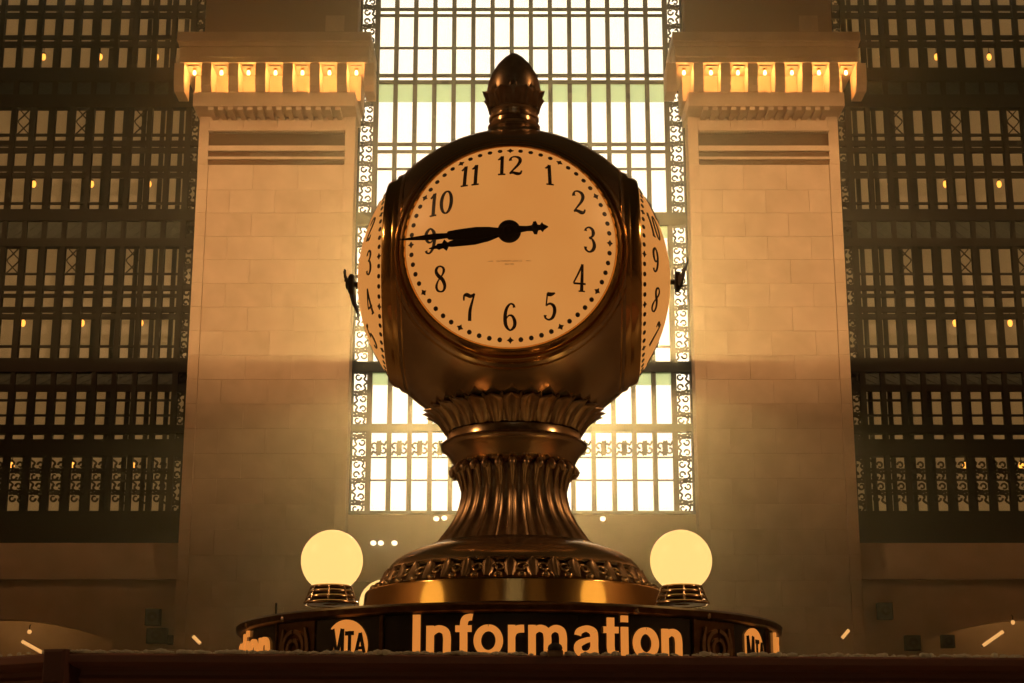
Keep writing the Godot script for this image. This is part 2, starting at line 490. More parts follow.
func windows() -> void:
	var sw := 0.43
	var sh := 0.62
	var scroll := scroll_mesh(sw, sh)
	var wide_scroll := scroll_mesh(0.44, 0.42)
	var brace := brace_mesh(0.40, 1.0)
	var lamp_mesh := MB.new()
	lamp_mesh.ball(Vector3.ZERO, Vector3(0.075, 0.11, 0.075), 6, 8)
	var cap_mesh := MB.new()
	cap_mesh.lathe([Vector2(0.05, 0.09), Vector2(0.04, 0.14), Vector2(0.012, 0.16), Vector2(0.012, 0.30)], 8)
	var lamp_m := lamp_mesh.mesh()
	var cap_m := cap_mesh.mesh()
	# each: name, edge nearest the middle, direction of columns, middle one or not
	var spans := [["window_1", -8.93, -1.0, false], ["window_2", -4.48, 1.0, true], ["window_3", 9.31, 1.0, false]]
	for s in spans:
		var mid: bool = s[3]
		var x0: float = s[1]
		var dir: float = s[2]
		var o := setting(s[0], "tall bright hall window with iron mullions and scrollwork borders behind the clock" if mid else ("tall dark double window of brown frosted panes, left of the left stone pier" if dir < 0 else "tall dark double window of brown frosted panes, right of the right stone pier"), "window")
		var X := func(u: float) -> float: return x0 + dir * u
		var iron: Material = M.iron
		var top := 26.0
		var foot := 8.90
		var width := 9.51
		var col := (width - 1.0) / 15.0
		# outer frame
		for u in [[0.0, 0.05], [width - 0.05, width]]:
			bar("frame_post", Vector3(minf(X.call(u[0]), X.call(u[1])), foot, WZ - 0.12), Vector3(maxf(X.call(u[0]), X.call(u[1])), top, WZ + 0.12), iron, o)
		bar("frame_head", Vector3(minf(X.call(0.0), X.call(width)), top, WZ - 0.3), Vector3(maxf(X.call(0.0), X.call(width)), top + 0.4, WZ + 0.3), iron, o)
		# mullions
		var mw := 0.062 if mid else 0.07
		for k in 16:
			var x: float = X.call(0.5 + k * col)
			var ww := mw * (1.15 if k == 0 or k == 15 else 1.0)
			bar("mullion", Vector3(x - ww, foot, WZ - 0.10), Vector3(x + ww, top, WZ + 0.10), iron, o)
			if not mid:
				bar("outer_mullion", Vector3(x - 0.062, foot, OZ - 0.08), Vector3(x + 0.062, top, OZ + 0.08), iron, o)
		# rails: heights on the inner screen; thick ones first, then rows of panes between
		var rails := []
		var greens := []
		if mid:
			rails = [[23.97, 24.06], [23.78, 23.86], [22.74, 22.80], [21.84, 21.94], [21.62, 21.74], [19.68, 19.78], [19.46, 19.55], [18.94, 19.0], [17.22, 17.60], [15.28, 15.38], [13.62, 13.68], [12.90, 13.19], [11.20, 11.40], [10.46, 10.50], [9.82, 9.86]]
			greens = [[21.06, 21.62], [16.87, 17.22], [12.54, 12.90]]
		else:
			rails = [[23.97, 24.14], [23.72, 23.90], [23.04, 23.17], [22.79, 22.97], [21.67, 22.09], [20.84, 21.24], [19.98, 20.06], [19.67, 19.84], [19.46, 19.62], [18.90, 19.06], [18.69, 18.85], [17.88, 17.95], [17.35, 17.70], [16.58, 16.82], [15.76, 15.82], [15.29, 15.44], [15.09, 15.20], [14.65, 14.81], [14.45, 14.60], [13.62, 13.69], [12.89, 13.29], [12.35, 12.55], [12.07, 12.13], [11.64, 11.70], [11.14, 11.38], [10.50, 10.97], [9.82, 9.86]]
			greens = [[21.24, 21.67], [16.82, 17.35], [12.55, 12.89]]
		var xl: float = minf(X.call(0.5), X.call(width - 0.5))
		var xr: float = maxf(X.call(0.5), X.call(width - 0.5))
		for r in rails:
			var thick: bool = r[1] - r[0] > 0.12
			var d := (0.14 if mid or r[1] - r[0] > 0.22 else 0.04) if thick else 0.03
			bar("rail" if thick else "glazing_bar", Vector3(xl - (0.45 if thick else 0.0), r[0], WZ - d), Vector3(xr + (0.45 if thick else 0.0), r[1], WZ + d), iron, o)
		bar("bottom_rail", Vector3(xl - 0.5, foot - 0.05, WZ - 0.2), Vector3(xr + 0.5, foot + 0.06, WZ + 0.2), iron, o)
		# panes: one for each column and each row between rails
		var edges := [[foot, foot + 0.06]]
		var cuts := rails.duplicate()
		for g in greens: cuts.append([g[0], g[0]])
		cuts.sort_custom(func(a, b): return a[0] < b[0])
		var rows := []
		var y := foot + 0.06
		for c in cuts:
			if c[0] - y > 0.05:
				rows.append([y, c[0]])
			y = maxf(y, c[1])
		rows.append([y, top])
		for r in rows:
			var is_green := false
			for g in greens:
				if absf(r[0] - g[0]) < 0.02: is_green = true
			if r[1] - r[0] < 0.14 and mid: continue
			for k in 15:
				var a: float = X.call(0.5 + k * col + mw)
				var b: float = X.call(0.5 + (k + 1) * col - mw)
				var lo := Vector3(minf(a, b), r[0], WZ - 0.012)
				var hi := Vector3(maxf(a, b), r[1], WZ + 0.012)
				if mid:
					bar("pane", lo, hi, M.green_glass if is_green else M.clear_glass, o)
				elif is_green:
					bar("spandrel_panel", lo, hi, M.green_panel, o)
					var br := part("cross_brace", brace, M.green_panel, o, Vector3((lo.x + hi.x) / 2, (r[0] + r[1]) / 2, WZ + 0.02))
					br.scale = Vector3(1, r[1] - r[0], 1)
				elif r[1] > 16 and k % 3 == 2 and r[1] - r[0] > 0.7 and r[0] > 19.9 and r[1] < 21:
					part("cross_brace", brace, iron, o, Vector3((lo.x + hi.x) / 2, (r[0] + r[1]) / 2, WZ)).scale = Vector3(1, r[1] - r[0], 1)
				elif k % 3 == 2 and r[0] > 15.7 and r[1] < 16.7:
					part("cross_brace", brace, iron, o, Vector3((lo.x + hi.x) / 2, (r[0] + r[1]) / 2, WZ)).scale = Vector3(1, r[1] - r[0], 1)
		if not mid:
			# frosted outer screen: one tall sheet for each column between the walkways, so that each can be told apart
			var floors := [8.9, 11.2, 13.24, 17.7, 22.2, 26.0]
			for i in floors.size() - 1:
				for k in 15:
					var a: float = X.call(0.5 + k * col)
					var b: float = X.call(0.5 + (k + 1) * col)
					bar("frosted_pane", Vector3(minf(a, b), floors[i], OZ - 0.03), Vector3(maxf(a, b), floors[i + 1], OZ - 0.01), M.frosted_glass, o)
			for r in [[21.62, 22.78], [17.2, 18.2], [12.8, 13.68]]:
				bar("outer_spandrel", Vector3(xl - 0.5, r[0], OZ - 0.1), Vector3(xr + 0.5, r[1], OZ + 0.1), M.iron, o)
			for h in [21.9, 17.6, 13.2]:
				bar("walkway_floor", Vector3(xl - 0.5, h - 0.06, OZ), Vector3(xr + 0.5, h, WZ), M.iron, o)
			for u in [[0.0, 0.5], [width - 0.5, width]]:
				bar("outer_jamb", Vector3(minf(X.call(u[0]), X.call(u[1])), foot, OZ - 0.1), Vector3(maxf(X.call(u[0]), X.call(u[1])), top, OZ + 0.1), M.iron, o)
		# scrollwork borders
		for u in [0.25, width - 0.25]:
			var k := 0
			var yy := foot + sh * 0.5
			while yy < top:
				var q := part("scroll_panel", scroll, iron, o, Vector3(X.call(u), yy, WZ))
				if k % 2: q.rotation.y = PI
				yy += sh; k += 1
		for k in 15:
			var xx: float = X.call(0.5 + (k + 0.5) * col)
			var q := part("scroll_panel", wide_scroll, iron, o, Vector3(xx, 10.74, WZ))
			q.rotation.z = PI / 2
			if not mid:
				part("scroll_panel", scroll, iron, o, Vector3(xx, 9.5, WZ))
				part("scroll_panel", scroll, iron, o, Vector3(xx, 10.1, WZ))
		# lamps on the walkways between the two screens
		if not mid:
			var xs := [-10.68, -12.37, -14.07, -15.77] if dir < 0 else [11.11, 12.75, 14.33, 15.95]
			var names := {22.85: "topmost", 18.8: "second highest", 14.56: "third highest", 10.4: "lowest"}
			for h in [22.85, 18.8, 14.56, 10.4]:
				for xi in xs.size():
					var x: float = xs[xi]
					var side := "left" if dir < 0 else "right"
					var l := thing("walkway_lamp", "amber bulb, %s the %s pier, on the %s walkway of the dark window" % [["nearest", "second from", "third from", "fourth from"][xi], side, names[h]], "lamp", Vector3(x, h, -41.7), "amber bulbs on the %s walkway of the dark window beyond the %s pier" % [names[h], side])
					part("bulb", lamp_m, M.amber_glow, l)
					part("lamp_cap", cap_m, M.iron, l)

# ---------------------------------------------------------------- piers
func piers() -> void:
	var wall := setting("wall_back", "end wall of tan ashlar piers between the tall windows, with a bulb-lit cornice", "wall")
	var spans := [[-8.93, -4.48], [5.03, 9.31]]
	var stones := [M.stone, M.stone_warm, M.stone_pale]
	for s in spans:
		var x0: float = s[0]
		var x1: float = s[1]
		var p := Node3D.new()
		p.name = "pier"
		wall.add_child(p, true)
		bar("pier_core", Vector3(x0, 0, -41.1), Vector3(x1, 34, PZ - 0.03), M.joint, p)
		var ox := x0 if x0 < 0 else x1 - 0.12
		bar("light_block_wall", Vector3(ox, 0, -43.4), Vector3(ox + 0.12, 34, -41.1), M.joint, p)  # partition added to stop sky light leaking between the side window screens
		# ashlar courses
		var y := 4.2
		var row := 0
		while y < 18.7:
			var h := 0.69
			if y + h > 18.5: h = 18.76 - y
			var cuts := [x0, x0 + 0.42, x1 - 0.42, x1]
			var inner := 3 if row % 2 == 0 else 4
			var xs := [x0, x0 + (0.30 if row % 2 else 0.30)]
			var a := x0 + 0.30
			var b := x1 - 0.30
			var off := 0.0 if row % 2 == 0 else 0.5
			for k in inner - 1:
				xs.append(lerpf(a, b, (k + 1 - (0.5 if row % 2 else 0.0)) / (3.0)) if row % 2 == 0 else lerpf(a, b, (k + 0.5) / 3.0))
			xs.append(b); xs.append(x1)
			for k in xs.size() - 1:
				var edge: bool = k == 0 or k == xs.size() - 2
				var mb := MB.new()
				var g := 0.002
				var fz := 0.0 if not edge else 0.05
				mb.block(Vector3(xs[k] + g, y + g, PZ - 0.1), Vector3(xs[k + 1] - g, y + h - g, PZ + fz + rng.randf() * 0.002), 0.005)
				part("stone_block", mb.mesh(), stones[rng.randi() % 3], p)
			y += h
			row += 1
		# base of the pier
		bar("pier_base", Vector3(x0 - 0.05, 0, -41.1), Vector3(x1 + 0.05, 4.2, PZ + 0.1), M.stone_warm, p)
		# architrave mouldings with darker flush bands between them
		for q in [[18.76, 18.90, 0.0, 0], [18.90, 18.97, 0.10, 1], [18.97, 19.14, 0.0, 0], [19.14, 19.29, 0.14, 1], [19.29, 19.72, 0.02, 0], [19.72, 19.80, 0.22, 1]]:
			bar("moulding" if q[3] else "dark_band", Vector3(x0 + 0.28, q[0], PZ - 0.1), Vector3(x1 - 0.28, q[1], PZ + q[2]), M.stone if q[3] else M.dark_bronze, p)
		for k in 48:
			var bx := lerpf(x0 + 0.3, x1 - 0.3, (k + 0.5) / 48.0)
			bar("bead", Vector3(bx - 0.022, 19.69, PZ), Vector3(bx + 0.022, 19.73, PZ + 0.2), M.stone, p)
		for e in [[x0, x0 + 0.28], [x1 - 0.28, x1]]:
			bar("corner_strip", Vector3(e[0], 18.76, PZ - 0.1), Vector3(e[1], 20.20, PZ + 0.06), M.stone_pale, p)
		# frieze of four slabs
		for k in 4:
			var mb := MB.new()
			mb.block(Vector3(lerpf(x0 + 0.28, x1 - 0.28, k / 4.0) + 0.004, 19.80, PZ - 0.1), Vector3(lerpf(x0 + 0.28, x1 - 0.28, (k + 1) / 4.0) - 0.004, 20.20, PZ + 0.03), 0.006)
			part("frieze_slab", mb.mesh(), stones[k % 3], p)
		# bed mould with dentils, wall behind the bulbs, soffit and crown
		var cx := (x0 + x1) / 2.0
		var hw := (x1 - x0) / 2.0
		bar("bed_mould", Vector3(x0 - 0.06, 20.20, -41.1), Vector3(x1 + 0.06, 20.62, PZ + 0.86), M.stone, p)
		for k in 14:
			var xx := lerpf(x0 + 0.3, x1 - 0.3, (k + 0.5) / 14.0)
			bar("dentil", Vector3(xx - 0.07, 20.10, PZ), Vector3(xx + 0.07, 20.21, PZ + 0.80), M.stone, p)
		bar("bulb_wall", Vector3(x0 - 0.15, 20.62, -41.1), Vector3(x1 + 0.15, 21.40, PZ + 0.22), M.stone_pale, p)
		bar("soffit", Vector3(x0 - 0.42, 21.40, -41.1), Vector3(x1 + 0.42, 21.55, PZ + 1.15), M.stone, p)
		var crown := [[21.55, 21.85, 1.18], [21.85, 21.98, 1.24], [21.98, 22.25, 1.32]]
		for c in crown:
			bar("crown_mould", Vector3(x0 - 0.42 - (c[2] - 1.15) * 0.5, c[0], -41.1), Vector3(x1 + 0.42 + (c[2] - 1.15) * 0.5, c[1], PZ + c[2]), M.stone, p)
		bar("attic_wall", Vector3(x0, 22.25, -41.1), Vector3(x1, 34, PZ - 0.1), M.stone, p)
		bar("attic_panel", Vector3(x1 - 0.95, 22.9, PZ - 0.2), Vector3(x1 - 0.40, 23.4, PZ - 0.02), M.stone, p)
		# brackets between the bulbs
		for k in 8:
			var xx := cx + (k - 3.5) * 0.765
			var bw := 0.14
			var mb := MB.new()
			var side := PackedVector2Array([Vector2(0.2, 20.61), Vector2(0.92, 20.61), Vector2(1.02, 20.76), Vector2(1.07, 21.02), Vector2(1.07, 21.41), Vector2(0.2, 21.41)])
			var lay := func(q: Vector2, w: float) -> Vector3: return Vector3(-w, q.y, PZ + q.x)
			mb.plate(side, lay, -xx - bw, -xx + bw)
			part("bracket", mb.mesh(), M.stone, p)
		var which := "left" if x0 < 0 else "right"
		for k in 7:
			var xx := cx + (k - 3) * 0.765
			bar("coffer_rose", Vector3(xx - 0.16, 21.36, PZ + 0.64), Vector3(xx + 0.16, 21.41, PZ + 0.96), M.stone_warm, p)
			var l := thing("cornice_bulb", "glowing cornice bulb of the %s pier, %s the bright window" % [which, ["nearest", "second from", "third from", "fourth from", "fifth from", "sixth from", "farthest from"][6 - k if x0 < 0 else k]], "bulb", Vector3(xx, 21.22, PZ + 0.80), "bulbs under the cornice of the %s stone pier" % which)
			var mb := MB.new()
			mb.lathe([Vector2(0.002, -0.06), Vector2(0.03, -0.052), Vector2(0.048, -0.025), Vector2(0.05, 0.01), Vector2(0.04, 0.045), Vector2(0.028, 0.08)], 10)
			part("bulb", mb.mesh(), M.bulb_glow, l)
			var sk := MB.new()
			sk.lathe([Vector2(0.034, 0.075), Vector2(0.036, 0.12), Vector2(0.06, 0.125), Vector2(0.06, 0.14)], 10)
			part("socket", sk.mesh(), M.bright_brass, l)
			lamp_light(l, "bulb_light", Vector3.ZERO, lin(1.0, 0.48, 0.13), 0.95, 0.045)
	# outermost piers, beyond the frame
	for e in [[-22.0, -18.44], [18.82, 22.0]]:
		bar("end_pier", Vector3(e[0], 0, -43.4), Vector3(e[1], 34, PZ), M.stone, wall)
	# wall above the windows
	for e in [[-18.44, -8.93], [-4.48, 5.03], [9.31, 18.82]]:
		bar("wall_above", Vector3(e[0], 26.4, -41.1), Vector3(e[1], 34, WZ), M.stone, wall)

func under_windows() -> void:
	var wall: Node = get_node("wall_back")
	# sills and the wall beneath the windows
	bar("window_sill", Vector3(-4.48, 8.05, -43.4), Vector3(5.03, 8.86, -40.7), M.stone, wall)
	bar("wall_below", Vector3(-4.48, 0, -43.4), Vector3(5.03, 8.05, -40.5), M.stone, wall)
	bar("string_course", Vector3(-4.48, 7.0, -40.6), Vector3(5.03, 7.3, -40.3), M.stone, wall)
	for e in [[-18.44, -8.93, -13.7, "left"], [9.31, 18.82, 14.05, "right"]]:
		bar("window_sill", Vector3(e[0], 8.02, -43.4), Vector3(e[1], 8.86, -40.7), M.iron, wall)
		bar("string_course", Vector3(e[0], 7.05, -40.6), Vector3(e[1], 7.35, -40.25), M.stone, wall)
		# wall with a shallow arched opening to a lit passage
		var c: float = e[2]
		var poly := PackedVector2Array([Vector2(e[0], 0), Vector2(c - 3.05, 0), Vector2(c - 3.05, 5.42)])
		for i in 17:
			var u := -1.0 + i / 8.0
			poly.append(Vector2(c + u * 3.05, 5.42 + 0.58 * (1.0 - u * u)))
		poly.append_array([Vector2(c + 3.05, 0), Vector2(e[1], 0), Vector2(e[1], 8.05), Vector2(e[0], 8.05)])
		var mb := MB.new()
		mb.plate(poly, flat_lay, -40.9, -40.5)
		part("wall_below", mb.mesh(), M.stone, wall)
		# the passage behind it
		var ps := Node3D.new()
		ps.name = "passage"
		wall.add_child(ps, true)
		bar("passage_back", Vector3(c - 3.3, 0, -43.4), Vector3(c + 3.3, 7.2, -43.2), M.stone, ps)
		bar("passage_side", Vector3(c - 3.4, 0, -43.4), Vector3(c - 3.1, 7.2, -40.9), M.stone, ps)
		bar("passage_side", Vector3(c + 3.1, 0, -43.4), Vector3(c + 3.4, 7.2, -40.9), M.stone, ps)
		bar("passage_ceiling", Vector3(c - 3.4, 7.0, -43.4), Vector3(c + 3.4, 7.2, -40.9), M.stone, ps)
		var l := thing("passage_lamp", "round ceiling lamp inside the lit arched passage beyond the %s pier" % e[3], "lamp", Vector3(c, 6.7, -42.2))
		var lm := MB.new()
		lm.ball(Vector3.ZERO, Vector3(0.16, 0.12, 0.16), 8, 12)
		part("bulb", lm.mesh(), M.amber_glow, l)
		var ct := MB.new()
		ct.lathe([Vector2(0.05, 0.10), Vector2(0.05, 0.18), Vector2(0.12, 0.2), Vector2(0.12, 0.3)], 12)
		part("ceiling_mount", ct.mesh(), M.dark_bronze, l)
		lamp_light(l, "lamp_light", Vector3.ZERO, lin(1.0, 0.62, 0.24), 0.55, 0.15)
	# slanting streaks modelled as self-glowing tubes beside the passages and piers
	var tubes := [[Vector2(-13.05, 5.41), Vector2(-12.50, 5.12), "inside the arched passage beyond the left pier"], [Vector2(12.54, 5.30), Vector2(13.10, 5.67), "inside the arched passage beyond the right pier"], [Vector2(-8.38, 5.49), Vector2(-8.18, 5.30), "low on the left stone pier"], [Vector2(8.67, 5.44), Vector2(8.86, 5.65), "low on the right stone pier"]]
	for i in 4:
		var t = tubes[i]
		var z := -40.4 if i < 2 else -39.75
		var mid: Vector2 = (t[0] + t[1]) / 2.0
		var o := thing("glowing_strip", "short slanting strip glowing orange %s" % t[2], "lamp", Vector3(mid.x, mid.y, z))
		var d: Vector2 = (t[1] - t[0]) / 2.0
		var mb := MB.new()
		mb.tube([Vector3(-d.x, -d.y, 0), Vector3(d.x, d.y, 0)], 0.045, 8)
		part("glow_tube", mb.mesh(), M.tube_glow, o)
		var hb := MB.new()
		hb.tube([Vector3(-d.x * 1.08, -d.y * 1.08, -0.06), Vector3(d.x * 1.08, d.y * 1.08, -0.06)], 0.035, 8)
		hb.tube([Vector3(0, 0, -0.06), Vector3(0, 0, -0.24 if i > 1 else -0.2)], 0.02, 6)
		part("holder", hb.mesh(), M.cabinet_black, o)
	for q in [[-12.87, 5.66, "left"], [13.38, 5.91, "right"]]:
		var o := thing("spot_lamp", "tiny round orange lamp at the slanting strip beyond the %s pier" % q[2], "lamp", Vector3(q[0], q[1], -40.4))
		var mb := MB.new()
		mb.ball(Vector3.ZERO, Vector3.ONE * 0.06, 6, 8)
		part("bulb", mb.mesh(), M.tube_glow, o)
		var hb := MB.new()
		hb.tube([Vector3(0, 0.05, 0), Vector3(0, 0.16, 0), Vector3(0, 0.2, -0.1)], 0.015, 6)
		part("holder", hb.mesh(), M.cabinet_black, o)
	# small white lamps under the bright window
	for q in [[-3.74, 8.02, "outer one of a close pair of white lamps low under the bright window"], [-3.54, 8.02, "inner one of a close pair of white lamps low under the bright window"], [-3.17, 8.02, "single small white lamp low on the wall under the bright window"], [-2.05, 8.68, "white lamp under the bright window sill, farther from the pedestal of its pair"], [-1.83, 8.70, "white lamp under the bright window sill, nearer the pedestal of its pair"], [2.46, 8.68, "lone white lamp under the bright window sill, right of the clock pedestal"]]:
		var o := thing("sill_lamp", q[2], "lamp", Vector3(q[0], q[1], -40.3), "white lamps under the bright window")
		var mb := MB.new()
		mb.ball(Vector3.ZERO, Vector3(0.085, 0.07, 0.06), 6, 10)
		part("bulb", mb.mesh(), M.sill_glow, o)
		var hb := MB.new()
		hb.tube([Vector3(0, 0, -0.04), Vector3(0, 0, -0.19 if q[1] < 8.05 else -0.36)], 0.035, 8)
		part("holder", hb.mesh(), M.iron, o)
	# dark loudspeakers on the wall
	var boxes := [[-9.58, 6.04, 0.20, 0.22, "black wall loudspeaker above two more, beside the left pier"], [-9.45, 5.55, 0.27, 0.2, "wide black wall loudspeaker under a square one, beside the left pier"], [-9.02, 5.44, 0.14, 0.12, "smallest black wall loudspeaker at the foot of the left pier"], [9.96, 6.20, 0.20, 0.22, "black wall loudspeaker alone on dim wall beyond the right pier"], [10.65, 5.36, 0.20, 0.2, "black wall loudspeaker at the edge of the arched passage beyond the right pier"], [11.59, 5.40, 0.17, 0.17, "black loudspeaker within the opening of the arched passage beyond the right pier"]]
	for b in boxes:
		var o := thing("wall_loudspeaker", b[4], "loudspeaker", Vector3(b[0], b[1], -40.35))
		var mb := MB.new()
		mb.block(Vector3(-b[2], -b[3], -0.12), Vector3(b[2], b[3], 0.14), 0.03)
		part("cabinet", mb.mesh(), M.cabinet_black, o)
		var cone := MB.new()
		cone.lathe([Vector2(0.02, 0.0), Vector2(0.10, 0.03), Vector2(0.12, 0.03), Vector2(0.12, 0.0)], 14)
		var q := part("cone", cone.mesh(), M.iron, o, Vector3(0, 0, 0.13))
		q.rotation.x = PI / 2
		q.scale = Vector3.ONE * minf(b[2], b[3]) / 0.18
		var arm := MB.new()
		arm.tube([Vector3(0, 0, -0.1), Vector3(0, 0, -0.2)], 0.03, 6)
		part("wall_bracket", arm.mesh(), M.iron, o)

# ---------------------------------------------------------------- kiosk with the sign drum
const DR := 0.765      # radius of the sign drum
func letter_strokes(c: String) -> Array:
	# pen strokes of a heavy grotesque, cap height 1, stroke width 0.2; returns [advance, [strokes]]
	var w := 0.178
	var V := func(x: float, y: float, k := 1.0) -> Vector3: return Vector3(x, y, w * k)
	match c:
		"I":
			return [0.37, [[V.call(0.18, 0), V.call(0.18, 1.0)]]]
		"i":
			return [0.35, [[V.call(0.16, 0), V.call(0.16, 0.73)], [V.call(0.16, 0.84), V.call(0.16, 1.0)]]]
		"n":
			return [0.77, [[V.call(0.16, 0), V.call(0.16, 0.73)], [V.call(0.16, 0.42, 0.8), V.call(0.20, 0.56, 0.85), V.call(0.36, 0.655, 0.92), V.call(0.53, 0.60), V.call(0.58, 0.45), V.call(0.58, 0.25), V.call(0.58, 0.0)]]]
		"m":
			return [1.14, [[V.call(0.16, 0), V.call(0.16, 0.73)], [V.call(0.16, 0.42, 0.8), V.call(0.20, 0.57, 0.85), V.call(0.34, 0.655, 0.9), V.call(0.49, 0.60), V.call(0.535, 0.45), V.call(0.535, 0.25), V.call(0.535, 0.0)], [V.call(0.535, 0.42, 0.8), V.call(0.58, 0.57, 0.85), V.call(0.72, 0.655, 0.9), V.call(0.87, 0.60), V.call(0.915, 0.45), V.call(0.915, 0.25), V.call(0.915, 0.0)]]]
		"r":
			return [0.49, [[V.call(0.16, 0), V.call(0.16, 0.73)], [V.call(0.16, 0.36, 0.8), V.call(0.20, 0.54, 0.9), V.call(0.30, 0.63), V.call(0.46, 0.645)]]]
		"f":
			return [0.42, [[V.call(0.22, 0), V.call(0.22, 0.4), V.call(0.22, 0.72), V.call(0.26, 0.87), V.call(0.37, 0.92, 0.85), V.call(0.44, 0.915, 0.85)], [Vector3(0.02, 0.65, 0.15), Vector3(0.42, 0.65, 0.15)]]]
		"t":
			return [0.43, [[V.call(0.22, 0.94), V.call(0.22, 0.5), V.call(0.22, 0.22), V.call(0.26, 0.10, 0.95), V.call(0.34, 0.075, 0.85), V.call(0.42, 0.08, 0.8)], [Vector3(0.02, 0.65, 0.15), Vector3(0.42, 0.65, 0.15)]]]
		"o":
			var p := []
			for i in 21:
				var a := TAU * i / 20
				p.append(Vector3(0.40 + 0.265 * sin(a), 0.365 + 0.30 * cos(a), w * (0.86 + 0.14 * absf(sin(a)))))
			return [0.80, [p]]
		"a":
			return [0.76, [[V.call(0.14, 0.50, 0.85), V.call(0.18, 0.60, 0.9), V.call(0.36, 0.665, 0.82), V.call(0.52, 0.60), V.call(0.555, 0.48), V.call(0.555, 0.2), V.call(0.575, 0.06), V.call(0.64, 0.0, 0.8)], [V.call(0.52, 0.42, 0.62), V.call(0.34, 0.385, 0.75), V.call(0.17, 0.30, 0.92), V.call(0.14, 0.19), V.call(0.20, 0.09, 0.92), V.call(0.32, 0.065, 0.8), V.call(0.46, 0.12, 0.75), V.call(0.53, 0.24, 0.7)]]]
		"M":
			return [0.9, [[V.call(0.12, 0), V.call(0.12, 1.0)], [V.call(0.15, 1.0, 0.95), V.call(0.44, 0.08, 0.95)], [V.call(0.44, 0.08, 0.95), V.call(0.73, 1.0, 0.95)], [V.call(0.76, 0), V.call(0.76, 1.0)]]]
		"T":
			return [0.62, [[V.call(0.30, 0), V.call(0.30, 1.0)], [V.call(0.02, 0.91, 0.95), V.call(0.58, 0.91, 0.95)]]]
		"A":
			return [0.74, [[V.call(0.08, 0), V.call(0.34, 1.0)], [V.call(0.60, 0), V.call(0.34, 1.0)], [V.call(0.16, 0.26, 0.85), V.call(0.52, 0.26, 0.85)]]]
	return [0.5, []]

